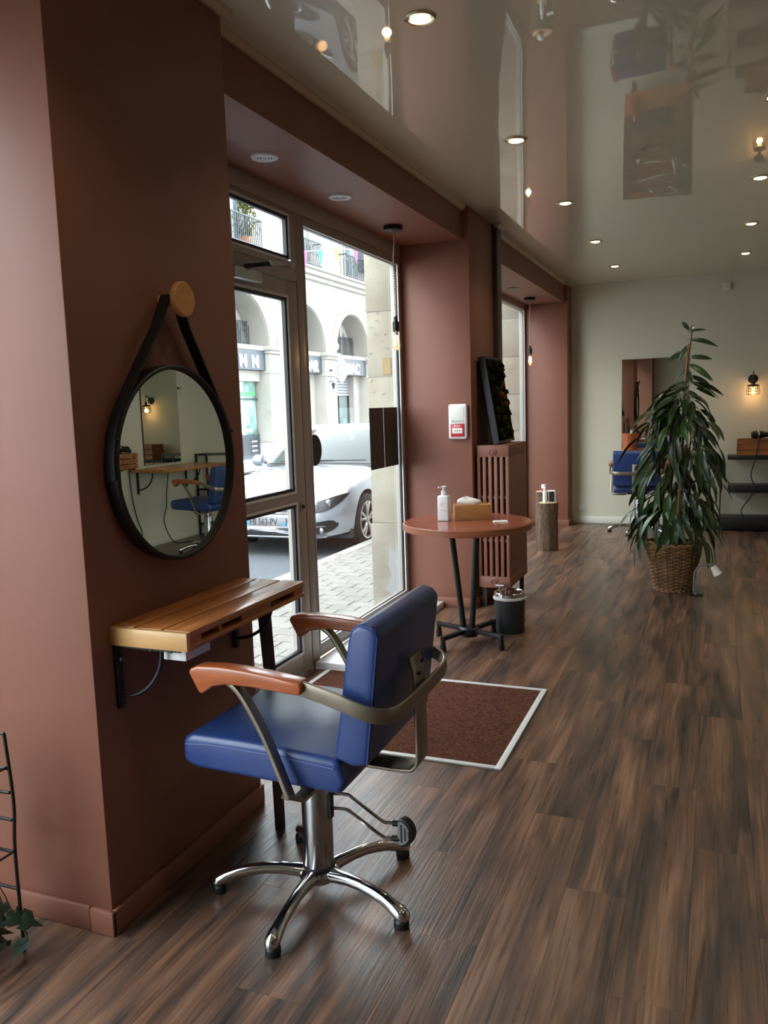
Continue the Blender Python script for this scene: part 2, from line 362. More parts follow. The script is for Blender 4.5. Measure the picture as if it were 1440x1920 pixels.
struct(MB().box(XR, XR + 0.1, YB, 3.0, 0, 3.0).build('wall_right_near', 'brown_wall'), 'brown right wall behind the viewer')  # unseen near stretch, coloured brown to cut light bounced onto the pier
struct(MB().box(-2.30, XR + 0.1, YB - 0.1, YB, 0, 3.0).build('wall_front', 'cream_wall'))
# cornices: small coved strip along the window wall and a line along the far wall
def cornice(name, y0, y1, x):
    return struct(MB().prism([(x - 0.02, y0, ZC), (x + 0.030, y0, ZC), (x + 0.030, y0, ZC - 0.008), (x + 0.012, y0, ZC - 0.026), (x - 0.02, y0, ZC - 0.026)], (0, y1 - y0, 0)).build(name, 'cornice_paint'))
cornice('trim_2', 2.60, 6.415, XL); cornice('trim_3', 6.56, 9.95, XL); cornice('trim_4', 1.70, 2.63, -1.605); cornice('trim_5', 6.40, 6.575, -1.60)
cornice('trim_6', 9.94, YF, -1.648); cornice('trim_7', YB, 1.75, XL)
struct(MB().box(-1.648, XR, YF - 0.012, YF, 2.822, 2.85).box(-1.648, XR, YF - 0.02, YF, 2.85, 2.87).build('trim_8', 'cream_wall'))
# baseboards
def base(name, x0, x1, y0, y1, m='brown_wall', h=0.075):
    return struct(MB().box(x0, x1, y0, y1, 0, h).build(name, m, bevel=0.005))
base('baseboard_left', -1.606, -1.590, 1.735, 2.60); base('baseboard_left', -1.675, -1.590, 1.733, 1.751); base('baseboard_left', -2.14, -1.677, 1.736, 1.751)
base('baseboard_left', -2.14, -1.62, 5.736, 5.751); base('baseboard_left', -1.636, -1.62, 5.751, 6.41); base('baseboard_left', -2.14, -1.635, 9.936, 9.951); base('baseboard_left', -1.65, -1.634, 9.951, YF)
base('baseboard_back', -1.634, XR, YF - 0.016, YF, 'white_paint', 0.085); base('baseboard_right', XR - 0.016, XR, YB, YF - 0.016, 'white_paint', 0.085)

# ------------------------------------------------------------------ door and shop windows
def bar(par, name, y0, y1, z0, z1, x0=XF - 0.06, x1=XF, m='aluminium_taupe', bv=0.004): return MB().box(x0, x1, y0, y1, z0, z1).build(name, m, par, bevel=bv)
def pane(par, y0, y1, z0, z1, x=XF - 0.03): return MB().box(x - 0.004, x + 0.004, y0, y1, z0, z1).build('pane', 'pane_glass', par)
def gasket(par, y0, y1, z0, z1, t=0.010, x=XF):
    g = MB(); x0, x1 = x - 0.024, x - 0.004
    g.box(x0, x1, y0, y0 + t, z0, z1).box(x0, x1, y1 - t, y1, z0, z1).box(x0, x1, y0 + t, y1 - t, z0, z0 + t).box(x0, x1, y0 + t, y1 - t, z1 - t, z1)
    return g.build('gasket', 'gasket', par)
def bead(par, y0, y1, z0, z1, t=0.012, x=XF):
    g = MB(); x0, x1 = x - 0.012, x + 0.004
    y0 -= t; y1 += t; z0 -= t; z1 += t
    g.box(x0, x1, y0, y0 + t, z0, z1).box(x0, x1, y1 - t, y1, z0, z1).box(x0, x1, y0 + t, y1 - t, z0, z0 + t).box(x0, x1, y0 + t, y1 - t, z1 - t, z1)
    return g.build('glazing_bead', 'white_metal', par)
W1 = sroot('window_1', (XF, 4.2, 0), 'taupe aluminium shopfront frame around the door')
bar(W1, 'frame_head', 2.60, 5.75, 2.565, 2.652); bar(W1, 'frame_post', 4.125, 4.215, 0.0, 2.565); bar(W1, 'frame_post', 3.10, 3.19, 0.0, 2.565); bar(W1, 'frame_post', 2.60, 2.66, 0.0, 2.565); bar(W1, 'frame_post', 5.685, 5.75, 0.0, 2.565)
bar(W1, 'frame_rail', 4.215, 5.685, 2.515, 2.565); bar(W1, 'frame_rail', 4.215, 5.685, 0.045, 0.118); bar(W1, 'frame_rail', 2.66, 3.10, 0.045, 0.118); bar(W1, 'transom', 3.19, 4.125, 2.195, 2.26)
bar(W1, 'transom_sash', 3.19, 4.125, 2.26, 2.30); bar(W1, 'transom_sash', 4.05, 4.125, 2.30, 2.565); bar(W1, 'transom_sash', 3.19, 3.26, 2.30, 2.565); bar(W1, 'transom_sash', 3.26, 4.05, 2.53, 2.565)
pane(W1, 4.215, 5.685, 0.118, 2.515); gasket(W1, 4.215, 5.685, 0.118, 2.515, 0.007); bead(W1, 4.222, 5.678, 0.125, 2.508, 0.006)
pane(W1, 2.66, 3.10, 0.118, 2.565); pane(W1, 3.26, 4.05, 2.30, 2.53); gasket(W1, 3.262, 4.048, 2.302, 2.528, 0.018); bead(W1, 3.262, 4.048, 2.302, 2.528, 0.012)
D1 = sroot('door_1', (XF, 3.66, 0), 'taupe aluminium glass entrance door')
bar(D1, 'stile', 4.0, 4.12, 0.012, 2.19, bv=0.006); bar(D1, 'stile', 3.195, 3.30, 0.012, 2.19, bv=0.006); bar(D1, 'top_rail', 3.30, 4.0, 2.10, 2.19); bar(D1, 'mid_rail', 3.30, 4.0, 0.982, 1.05); bar(D1, 'bottom_rail', 3.30, 4.0, 0.012, 0.135)
for z0, z1 in ((0.135, 0.982), (1.05, 2.10)):
    pane(D1, 3.30, 4.0, z0, z1); gasket(D1, 3.302, 3.998, z0 + 0.002, z1 - 0.002, 0.018); bead(D1, 3.302, 3.998, z0 + 0.002, z1 - 0.002, 0.013)
lk = MB().box(XF, XF + 0.006, 4.045, 4.085, 0.93, 0.99).build('lock_plate', 'aluminium_taupe', D1, bevel=0.002); MB().cyl((XF, 4.065, 0.96), (XF + 0.016, 4.065, 0.96), 0.011, n=14).build('lock_cylinder', 'black_metal', lk)
cl = MB().box(XF, XF + 0.055, 3.42, 3.66, 2.125, 2.18).build('closer_body', 'alu', D1, bevel=0.008)
MB().strip([(XF + 0.035, 3.52, 2.19), (XF + 0.10, 3.60, 2.205), (XF + 0.115, 3.64, 2.21)], 0.02, 0.008, (0, 0, 1)).build('closer_pivot', 'black_metal', cl)
MB().strip([(XF + 0.115, 3.63, 2.215), (XF + 0.05, 3.86, 2.25), (XF + 0.02, 4.03, 2.278)], 0.022, 0.012, (0, 0, 1)).build('closer_arm', 'alu', cl)
MB().box(XF, XF + 0.03, 4.01, 4.06, 2.262, 2.295).build('closer_shoe', 'alu', cl, bevel=0.003)
struct(MB().box(-2.14, -1.87, 4.125, 5.73, 0.0, 0.045).build('step_1', 'white_metal', bevel=0.006), 'low pale metal ledge under the shop window')
W2 = sroot('window_2', (XF, 8.2, 0), 'taupe frame of the far window')
bar(W2, 'frame_head', 6.58, 9.95, 2.58, 2.652); bar(W2, 'frame_sill', 6.58, 9.95, 0.0, 0.12); bar(W2, 'frame_post', 9.89, 9.95, 0.12, 2.58); bar(W2, 'frame_post', 6.58, 6.65, 0.12, 2.58); bar(W2, 'frame_post', 8.1, 8.17, 0.12, 2.58)
pane(W2, 6.65, 8.10, 0.12, 2.58); pane(W2, 8.17, 9.89, 0.12, 2.58); bead(W2, 8.17, 9.89, 0.12, 2.58, 0.02)
W0 = sroot('window_3', (XF, -0.4, 0), 'taupe frame of the near shop window')
bar(W0, 'frame_head', -2.6, 1.75, 2.57, 2.652); bar(W0, 'frame_sill', -2.6, 1.75, 0.0, 0.10); bar(W0, 'frame_post', 1.69, 1.75, 0.10, 2.57); bar(W0, 'frame_post', -2.6, -2.53, 0.10, 2.57); bar(W0, 'frame_post', -0.45, -0.38, 0.10, 2.57)
pane(W0, -0.38, 1.69, 0.10, 2.57); pane(W0, -2.53, -0.45, 0.10, 2.57)
for y0, y1, nm in ((5.135, 5.385, 'dark brown poster back on the shop window, nearer the door'), (5.395, 5.66, 'dark brown poster back on the shop window, nearer the round table')):
    tag(MB().box(XF - 0.025, XF - 0.0225, y0, y1, 1.075, 1.495).build('window_poster', 'poster_back', org=(XF - 0.025, (y0 + y1) / 2, 1.075)), nm, 'poster')
tag(MB().lathe([(0.0, 0), (0.092, 0), (0.092, 0.003), (0, 0.003)], (XF - 0.0255, 4.30, 1.262), 32, 'x').build('window_sticker', 'poster_back', org=(XF - 0.0255, 4.30, 1.17)), 'round dark sticker on the shop window beside the door', 'sticker')

# ------------------------------------------------------------------ recessed ceiling lights, vents, pendants
def downlight(x, y, label, watts=9):
    t = thing('ceiling_spotlight', label, 'spotlight', (x, y, ZC), 0, 'recessed ceiling spotlights')
    MB().lathe([(0.040, -0.002), (0.042, -0.007), (0.050, -0.009), (0.058, -0.004), (0.058, 0.0), (0.040, 0.0)], (x, y, ZC), 28).build('trim_ring', 'reflector', t)
    MB().lathe([(0.041, -0.004), (0.028, -0.0015)], (x, y, ZC), 24).build('reflector', 'reflector', t)
    MB().lathe([(0.0, -0.0155), (0.018, -0.014), (0.034, -0.009), (0.037, -0.003)], (x, y, ZC), 20).build('lamp', 'led', t)
    l = bpy.data.lights.new('spotlight', 'SPOT'); l.energy = watts * (1.35 if y > 5.5 else 1.0); l.color = (1.0, 0.84, 0.62); l.spot_size = math.radians(120); l.spot_blend = 0.6; l.shadow_soft_size = 0.035
    o = bpy.data.objects.new('light_source', l); COL.objects.link(o); o.parent = t; o.location = (0, 0, -0.03)
ord_ = ['nearest', 'second', 'third', 'fourth', 'farthest']
for k, y in enumerate((2.96, 4.478, 6.0, 7.545, 9.008)): downlight(-1.005, y, f'round recessed ceiling spotlight, {ord_[k]} in the row beside the window wall')
for k, y in enumerate((4.42, 5.951, 7.455, 8.945)): downlight(0.228, y, f'round recessed ceiling spotlight, {["nearest", "second", "third", "farthest"][k]} in the row near the right edge')
downlight(-1.005, 1.45, 'recessed ceiling spotlight just behind the viewer, by the window wall'); downlight(0.228, 1.45, 'recessed ceiling spotlight above the viewer'); downlight(1.6, 4.42, 'recessed ceiling spotlight by the right wall, nearer'); downlight(1.6, 7.455, 'recessed ceiling spotlight above the styling station on the right wall')
downlight(-0.4, -1.0, 'recessed ceiling spotlight behind the viewer'); downlight(1.6, 1.45, 'recessed ceiling spotlight behind the viewer to the right')
for y, nm in ((3.455, 'round white slotted vent in the soffit above the entrance door'), (4.271, 'round white slotted vent in the soffit nearer the hanging bulb')):
    t = thing('soffit_vent', nm, 'vent', (-1.938, y, 2.65), 0, 'round vents in the window soffit')
    MB().lathe([(0.044, -0.006), (0.050, -0.010), (0.060, -0.008), (0.066, 0.0)], (-1.938, y, 2.65), 32).build('trim_ring', 'white_plastic', t)
    MB().lathe([(0.0, -0.003), (0.046, -0.003)], (-1.938, y, 2.65), 28).build('backing', 'iron', t)
    for r in (0.012, 0.026, 0.039): MB().lathe([(r - 0.0028, -0.004), (r - 0.0028, -0.0075), (r + 0.0028, -0.0075), (r + 0.0028, -0.004)], (-1.938, y, 2.65), 28).build('vent_ring', 'white_plastic', t)
tag(MB().lathe([(0.0, -0.006), (0.05, -0.006), (0.056, 0.0)], (-1.934, 8.404, 2.65), 24).build('soffit_vent', 'black_metal', org=(-1.934, 8.404, 2.65)), 'dark round cap in the soffit above the far window', 'vent', 'round vents in the window soffit')
def pendant(x, y, zb, label, twist):
    t = thing('pendant_bulb', label, 'lamp', (x, y, 2.65), 0, 'bare bulbs hanging by the windows')
    MB().lathe([(0, 0), (0.062, 0), (0.062, -0.026), (0.056, -0.03), (0, -0.03)], (x, y, 2.65), 28).build('ceiling_rose', 'black_metal', t)
    zt = zb + 0.20
    pts = smooth_path([(x, y, 2.62), (x + 0.004, y, 2.55), (x - 0.003, y, 2.45), (x, y, 2.3), (x + 0.001, y, zt)], 8)
    MB().tube(pts, 0.0045, 8).build('cord', 'cord_fabric', t)
    if twist: MB().tube([(x + 0.009 * math.cos(a * 0.9), y + 0.009 * math.sin(a * 0.9), 2.36 - a * 0.0024) for a in range(int((2.36 - zt) / 0.0024))], 0.0038, 6).build('twisted_cord', 'bag_white', t)
    MB().lathe([(0, zt + 0.02), (0.012, zt + 0.02), (0.014, zt - 0.01), (0.021, zt - 0.015), (0.021, zt - 0.075), (0.016, zt - 0.08), (0, zt - 0.08)], (x, y, 0), 20).build('socket', 'black_metal', t)
    b = MB().lathe([(0.013, zt - 0.078), (0.016, zt - 0.095), (0.026, zt - 0.13), (0.030, zt - 0.16), (0.025, zt - 0.185), (0.012, zt - 0.199), (0.0, zt - 0.202)], (x, y, 0), 20).build('bulb', 'bulb_glass', t)
    f = MB()
    for k in range(4):
        a = k * PI / 2 + 0.4; f.tube([(x + 0.012 * math.cos(a), y + 0.012 * math.sin(a), zt - 0.10), (x + 0.014 * math.cos(a), y + 0.014 * math.sin(a), zt - 0.165)], 0.0018, 5)
    f.build('filament', 'filament', b)['kind'] = 'stuff'
    l = bpy.data.lights.new('bulb_light', 'POINT'); l.energy = 1.2; l.color = (1, 0.62, 0.3); l.shadow_soft_size = 0.03
    o = bpy.data.objects.new('light_source', l); COL.objects.link(o); o.parent = t; o.location = (0, 0, zt - 0.145 - 2.65)
pendant(-1.953, 5.109, 1.862, 'bare filament bulb on a twisted cord hanging by the entrance window', True)
pendant(-1.949, 9.272, 1.905, 'bare filament bulb on a thin cord hanging by the far window', False)

# ================================================================== styling chairs
def cushion(poly, y0, y1, bev, name, m, par, seg=4):     # rounded slab from an x-z outline
    return MB().prism([(px, y0, pz) for px, pz in poly], (0, y1 - y0, 0)).build(name, m, par, bevel=bev, seg=seg, local=True, ang=50)
def make_chair(label):
    t = thing('styling_chair', label, 'chair', (0, 0, 0), 0, 'blue vinyl styling chairs')
    seat = cushion([(-0.30, 0.492), (-0.30, 0.560), (-0.27, 0.580), (-0.05, 0.578), (0.20, 0.562), (0.222, 0.50), (0.205, 0.462), (-0.26, 0.476)], -0.252, 0.252, 0.022, 'seat', 'vinyl_blue', t)
    for s in (-1, 1): MB().tube([(-0.285, s * 0.2535, 0.548), (-0.2, s * 0.2545, 0.556), (0, s * 0.2545, 0.553), (0.19, s * 0.2535, 0.538)], 0.0022, 5).build('seam', 'stitch', seat, local=True)
    bk = cushion([(0.188, 0.565), (0.205, 0.66), (0.235, 0.86), (0.250, 0.925), (0.275, 0.944), (0.315, 0.938), (0.332, 0.915), (0.318, 0.80), (0.295, 0.62), (0.288, 0.556), (0.24, 0.548)], -0.25, 0.25, 0.014, 'backrest', 'vinyl_blue', t)
    for s in (-1, 1):
        MB().tube([(0.284, s * 0.2455, 0.56), (0.312, s * 0.2455, 0.80), (0.325, s * 0.2455, 0.91), (0.308, s * 0.2455, 0.934), (0.278, s * 0.2455, 0.940), (0.254, s * 0.2455, 0.922)], 0.0024, 5).build('seam', 'stitch', bk, local=True)
    # wooden armrests on a single metal hoop
    ap = [(0, -.016), (0.006, -0.004), (0.03, 0.004), (0.10, 0.007), (0.18, 0.004), (0.27, -0.004), (0.345, -0.014), (0.350, -0.03), (0.345, -0.048), (0.30, -0.047), (0.20, -0.040), (0.12, -0.040), (0.075, -0.050), (0.042, -0.074), (0.030, -0.072)]
    for s in (-1, 1):
        y = s * 0.29
        MB().prism([(-0.215 + a, y - 0.026, 0.805 + b) for a, b in ap], (0, 0.052, 0)).build('armrest', 'arm_wood', t, bevel=0.007, seg=3, local=True, ang=50)
        MB().strip(smooth_path([(-0.105, y, 0.772), (-0.060, y, 0.735), (0.0, y, 0.635), (0.045, y, 0.53), (0.075, y, 0.455)], 5), 0.034, 0.014, (0, 1, 0)).build('arm_support', 'satin_metal', t, bevel=0.003, local=True)
        MB().strip([(0.06, y * 1.02, 0.46), (0.085, y * 0.9, 0.44), (0.085, y * 0.45, 0.44)], 0.04, 0.014, (1, 0, 0)).build('arm_bracket', 'satin_metal', t, bevel=0.003, local=True)
    half = smooth_path([(0.10, -0.29, 0.775), (0.20, -0.288, 0.75), (0.28, -0.283, 0.724), (0.325, -0.268, 0.708), (0.35, -0.235, 0.700), (0.362, -0.18, 0.697), (0.366, -0.09, 0.697), (0.367, 0, 0.697)], 5)
    hoop = half + [Vector((q.x, -q.y, q.z)) for q in half[::-1][1:]]
    MB().strip(hoop, 0.042, 0.013, (0, 0, 1)).build('arm_hoop', 'satin_metal', t, bevel=0.004, local=True)
    MB().strip(smooth_path([(0.334, 0, 0.795), (0.348, 0, 0.72), (0.350, 0, 0.60), (0.350, 0, 0.50), (0.340, 0, 0.468), (0.31, 0, 0.455), (0.20, 0, 0.455), (0.10, 0, 0.455)], 5), 0.082, 0.010, (0, 1, 0)).build('back_bracket', 'satin_metal', t, bevel=0.002, local=True)
    for zz in (0.775, 0.745): MB().lathe([(0, 0.352), (0.006, 0.352), (0.006, 0.358), (0, 0.360)], (0, 0.012 if zz > .76 else -0.012, zz), 10, 'x').build('bolt', 'black_metal', t, local=True)
    MB().box(-0.13, 0.13, -0.12, 0.12, 0.445, 0.482).build('seat_plate', 'black_metal', t, bevel=0.006, local=True)
    # gas column, five-star base, foot pedal
    col = MB().lathe([(0.046, 0.085), (0.047, 0.10), (0.047, 0.385), (0.044, 0.39), (0.030, 0.392), (0.030, 0.45)], (0, 0, 0), 32).build('column', 'brushed_steel', t, local=True)
    MB().lathe([(0.040, 0.078), (0.050, 0.078), (0.052, 0.092), (0.047, 0.096)], (0, 0, 0), 28).build('collar', 'black_plastic', col, local=True)
    hub = MB().lathe([(0.0, 0.045), (0.05, 0.045), (0.062, 0.055), (0.062, 0.072), (0.052, 0.082), (0.0, 0.084)], (0, 0, 0), 28).build('base_hub', 'chrome', t, local=True)
    for k in range(5):
        a = math.radians(200 + 72 * k); dx, dy = math.cos(a), math.sin(a)
        P = smooth_path([(0.03, 0.066), (0.09, 0.078), (0.17, 0.080), (0.25, 0.067), (0.305, 0.047), (0.325, 0.036), (0.337, 0.028)], 4)if False else [(0.03, .066), (0.075, .074), (0.12, .079), (0.17, .079), (0.215, .074), (0.255, .066), (0.29, .054), (0.315, .043), (0.332, .034), (0.341, .028)]
        R = [0.024, 0.021, 0.019, 0.018, 0.018, 0.019, 0.021, 0.023, 0.020, 0.009]
        leg = MB().tube([(r * dx, r * dy, z) for r, z in P], 0.02, 14, rs=R).build('leg', 'chrome', t, local=True, ang=60)
        MB().lathe([(0.0, 0.0), (0.020, 0.0), (0.023, 0.006), (0.022, 0.022), (0.014, 0.030), (0, 0.03)], (0.318 * dx, 0.318 * dy, 0), 18).build('glide', 'black_plastic', leg, local=True)
    for dz, dy in ((0.0, 0.0), (-0.042, -0.012)):
        MB().tube(smooth_path([(0.035, 0.02 + dy, 0.318 + dz), (0.085, 0.03 + dy, 0.318 + dz), (0.11, 0.035 + dy, 0.306 + dz), (0.19, 0.06 + dy, 0.236 + dz), (0.215, 0.066 + dy, 0.228 + dz), (0.245, 0.07 + dy, 0.228 + dz)], 4), 0.0055, 8).build('pedal_rod', 'chrome', t, local=True)
    for dz, dy in ((0.0, 0.0), (-0.042, -0.012)): MB().cyl((0.225, 0.068 + dy, 0.228 + dz), (0.25, 0.072 + dy, 0.228 + dz), 0.0095, n=12).build('rod_sleeve', 'black_plastic', t, local=True)
    pp = [(0.246, 0.165)] + [(0.248 + 0.046 * math.cos(math.radians(u)), 0.207 + 0.049 * math.sin(math.radians(u))) for u in range(-80, 81, 16)] + [(0.246, 0.25)]
    ped = MB().prism([(px, 0.055, pz) for px, pz in pp], (0.006, 0.026, 0)).build('pedal', 'black_plastic', t, bevel=0.006, seg=2, local=True)
    MB().prism([(0.25 + (px - 0.25) * 0.78, 0.052, 0.207 + (pz - 0.207) * 0.8) for px, pz in pp], (0.001, 0.004, 0)).build('pedal_pad', 'grey_rubber', ped, local=True)
    for i, (u, h) in enumerate(((0.256, 0.028), (0.268, 0.020), (0.28, 0.010))): MB().box(u, u + 0.004, 0.0505, 0.0525, 0.207 - h, 0.207 + h).build('pad_slot', 'black_plastic', ped, local=True)
    MB().box(0.038, 0.052, -0.012, 0.014, 0.25, 0.33).build('pedal_mount', 'black_plastic', t, local=True)
    return t
ch = make_chair('blue vinyl styling chair with orange wooden armrests beside the entrance mat')
ch.location = (-1.128, 2.143, 0)
c2 = copy_tree(ch); c2.location = (-0.80, 9.60, 0); c2.rotation_euler = (0, 0, -PI / 2); c2['label'] = 'blue styling chair by the far wall, half hidden behind the tall plant'
c3 = copy_tree(ch); c3.location = (1.98, 7.50, 0); c3.rotation_euler = (0, 0, PI + 0.05); c3['label'] = 'blue styling chair at the right-hand station, reflected in the round mirror'
c4 = copy_tree(ch); c4.location = (1.25, 9.30, 0); c4.rotation_euler = (0, 0, -PI / 2 + 0.1); c4['label'] = 'blue styling chair in the far right corner, reflected beside the crates'

# ================================================================== mirror station on the near pier
MY, MZ = 2.155, 1.345
t = thing('wall_mirror', 'round mirror in a black frame hanging by a leather strap on the brown pier', 'mirror', (-1.604, MY, MZ - 0.3))
MB().lathe([(0.280, 0.0), (0.303, 0.002), (0.305, 0.02), (0.304, 0.046), (0.300, 0.049), (0.294, 0.049), (0.291, 0.046), (0.291, 0.030)], (-1.604, MY, MZ), 72, 'x').build('frame', 'leather_black', t)
MB().lathe([(0.0, 0.034), (0.2925, 0.034)], (-1.604, MY, MZ), 72, 'x').build('mirror_glass', 'mirror', t)
for s in (-1, 1):
    P = [(-1.578, MY + s * 0.308 * math.cos(math.radians(g)), MZ + 0.308 * math.sin(math.radians(g))) for g in (-5, 6, 17, 28, 38)]
    st = MB().strip(P + [(-1.572, MY + 0.010 + s * 0.075, MZ + 0.42), (-1.566, MY + 0.010 + s * 0.024, MZ + 0.515)], 0.036, 0.006, (1, 0, 0)).build('strap', 'leather_black', t)
    MB().cyl((-1.555, P[2][1] - s * 0.002, P[2][2]), (-1.551, P[2][1] - s * 0.002, P[2][2]), 0.006, n=10).build('rivet', 'black_metal', st)
py, pz = 2.165, 1.846
t = thing('wooden_peg', 'round pale wooden peg holding the mirror strap', 'wall peg', (-1.604, py, pz))
MB().cyl((-1.604, py, pz), (-1.535, py, pz), 0.02, n=16).build('dowel', 'peg_wood', t); MB().lathe([(0, 0), (0.049, 0), (0.053, 0.004), (0.053, 0.018), (0.049, 0.022), (0, 0.022)], (-1.535, py, pz), 32, 'x').build('disc', 'peg_wood', t)
# pallet-wood shelf
t = thing('wall_shelf', 'varnished pallet wood shelf on black brackets below the round mirror', 'shelf', (-1.604, 2.18, 0.848))
for x0, x1 in ((-1.604, -1.532), (-1.524, -1.436), (-1.428, -1.340)):
    MB().box(x0, x1, 1.843, 2.525, 0.880, 0.900).build('top_plank', 'pallet_wood', t, bevel=0.002)
    MB().box(x0, x1, 1.843, 2.525, 0.846, 0.859).build('bottom_plank', 'pallet_wood', t, bevel=0.002)
MB().box(-1.604, -1.340, 1.826, 1.843, 0.846, 0.899).build('end_board', 'pallet_pale', t, bevel=0.002)
for y0, y1 in ((1.845, 1.905), (1.995, 2.01), (2.12, 2.30), (2.46, 2.523)):
    for x0 in (-1.60, -1.50, -1.408): MB().box(x0, x0 + 0.062, y0, y1, 0.859, 0.880).build('block', 'pallet_wood', t)
for y in (1.845, 2.47):
    b = MB().box(-1.603, -1.590, y - 0.013, y + 0.013, 0.655, 0.846).build('bracket', 'black_metal', t, bevel=0.002)
    MB().box(-1.603, -1.37, y - 0.013, y + 0.013, 0.840, 0.846).build('bracket_arm', 'black_metal', b)
    MB().tube([(-1.595 + 0.155 * math.sin(u), y, 0.69 + 0.152 * (1 - math.cos(u))) for u in [PI / 2 * i / 10 for i in range(11)]], 0.006, 7).build('brace', 'black_metal', b)
    for zz in (0.69, 0.80): MB().cyl((-1.59, y, zz), (-1.587, y, zz), 0.006, n=10).build('screw', 'chrome', b)
MB().box(-1.475, -1.463, 1.83, 1.85, 0.838, 0.852).box(-1.408, -1.396, 1.83, 1.85, 0.838, 0.852).build('clip', 'black_metal', t)['kind'] = 'stuff'
t = thing('power_box', 'white power strip box fixed under the pallet wood shelf', 'power strip', (-1.40, 1.93, 0.80))
MB().box(-1.452, -1.372, 1.862, 1.985, 0.805, 0.846).build('housing', 'white_plastic', t, bevel=0.006)
MB().tube(smooth_path([(-1.42, 1.985, 0.83), (-1.45, 2.2, 0.80), (-1.46, 2.43, 0.80), (-1.43, 2.50, 0.815), (-1.41, 2.515, 0.85)], 6), 0.005, 7).build('cable', 'black_plastic', t)
tag(MB().strip([(-1.445, 2.455, 0.0), (-1.475, 2.50, 0.42), (-1.515, 2.53, 0.846)], [0.036, 0.040, 0.048], 0.024, (0.8, 0.6, 0)).build('leaning_plank', 'dark_plank', bevel=0.003, org=(-1.445, 2.455, 0)), 'dark brown wooden plank standing upright under the end of the pallet shelf', 'plank')

# ================================================================== entrance mat
t = thing('entrance_mat', 'brown bristle entrance mat in a pale metal frame on the plank floor', 'doormat', (-1.42, 3.65, 0))
MB().box(-2.035, -0.825, 3.172, 4.122, 0.0, 0.006).build('bristle', 'mat_brown', t)
for x0, x1, y0, y1 in ((-0.825, -0.797, 3.145, 4.15), (-2.063, -2.035, 3.145, 4.15), (-2.035, -0.825, 3.145, 3.172), (-2.035, -0.825, 4.122, 4.15)): MB().box(x0, x1, y0, y1, 0, 0.009).build('frame_bar', 'white_metal', t, bevel=0.002)
tag(MB().strip([(-1.50, 3.99, 0.0105), (-1.47, 3.985, 0.012), (-1.44, 3.99, 0.0105)], [0.006, 0.022, 0.004], 0.0016, (0, 1, 0)).build('fallen_leaf', 'leaf_mid', org=(-1.47, 3.99, 0.0105)), 'small green leaf scrap lying on the entrance mat', 'leaf')

# ================================================================== round table group
TX, TY, TZ = -1.43, 4.88, 0.78
t = thing('round_table', 'round red-brown bistro table with black tube legs and cross base', 'table', (TX, TY, 0))
MB().lathe([(0, TZ - 0.046), (0.385, TZ - 0.046), (0.392, TZ - 0.042), (0.398, TZ - 0.006), (0.394, TZ), (0, TZ)], (TX, TY, 0), 72).build('tabletop', 'table_wood', t)
MB().lathe([(0.394, TZ - 0.043), (0.4005, TZ - 0.041), (0.4005, TZ - 0.005), (0.394, TZ - 0.003)], (TX, TY, 0), 72).build('edge_band', 'table_edge', t)
MB().lathe([(0.0, 0.045), (0.055, 0.05), (0.062, 0.062), (0.062, 0.098), (0.05, 0.108), (0.0, 0.108)], (TX, TY, 0), 28).build('base_hub', 'black_metal', t)
MB().lathe([(0.0, 0), (0.13, 0.0), (0.13, 0.006), (0.0, 0.006)], (TX, TY, TZ - 0.053), 28).build('mounting_plate', 'black_metal', t)
for k, a in enumerate((-113, -23, 67, 157)):
    a = math.radians(a); dx, dy = math.cos(a), math.sin(a)
    b = MB().obox((TX + 0.155 * dx, TY + 0.155 * dy, 0.085), (0.105 * dx, 0.105 * dy, 0), (-0.016 * dy, 0.016 * dx, 0), (0, 0, 0.013)).build('base_arm', 'black_metal', t, bevel=0.003)
    MB().lathe([(0, 0.0), (0.019, 0.0), (0.020, 0.012), (0.014, 0.075), (0.017, 0.099), (0, 0.099)], (TX + 0.252 * dx, TY + 0.252 * dy, 0), 14).build('foot', 'black_metal', b)
for a in (196, -38, 71):
    a = math.radians(a); dx, dy = math.cos(a), math.sin(a)
    MB().cyl((TX + 0.034 * dx, TY + 0.034 * dy, 0.10), (TX + 0.100 * dx, TY + 0.100 * dy, TZ - 0.048), 0.0185, n=16).build('leg', 'black_metal', t)
bx, by = -1.573, 4.87
t = thing('pump_bottle', 'white square pump bottle with pink print on the round table', 'bottle', (bx, by, TZ))
MB().box(bx - 0.036, bx + 0.036, by - 0.03, by + 0.03, TZ, TZ + 0.160).build('body', 'white_plastic', t, bevel=0.008, seg=3)
MB().lathe([(0.017, TZ + 0.158), (0.017, TZ + 0.188), (0.009, TZ + 0.192), (0.008, TZ + 0.208)], (bx, by, 0), 18).build('collar', 'white_plastic', t)
MB().lathe([(0.0, TZ + 0.204), (0.018, TZ + 0.206), (0.019, TZ + 0.216), (0.0, TZ + 0.221)], (bx, by, 0), 18).obox((bx - 0.012, by - 0.016, TZ + 0.213), (0.012, 0.016, 0), (0.004, -0.003, 0), (0, 0, 0.004)).build('pump_head', 'white_plastic', t)
MB().lathe([(0.006, 0), (0.0085, 0), (0.0085, -0.0008), (0.006, -0.0008)], (bx - 0.004, by - 0.0302, TZ + 0.105), 18, 'y').box(bx - 0.022, bx + 0.022, by - 0.0310, by - 0.0302, TZ + 0.068, TZ + 0.0705).box(bx - 0.012, bx + 0.012, by - 0.0310, by - 0.0302, TZ + 0.118, TZ + 0.120).build('print', 'bottle_label', t)['kind'] = 'stuff'
M = Matrix.Translation((-1.425, 4.985, TZ)) @ Matrix.Rotation(math.radians(22), 4, 'Z')
t = thing('tissue_box', 'pale wooden tissue box with a white tissue sticking out on the round table', 'tissue box', (-1.425, 4.985, TZ))
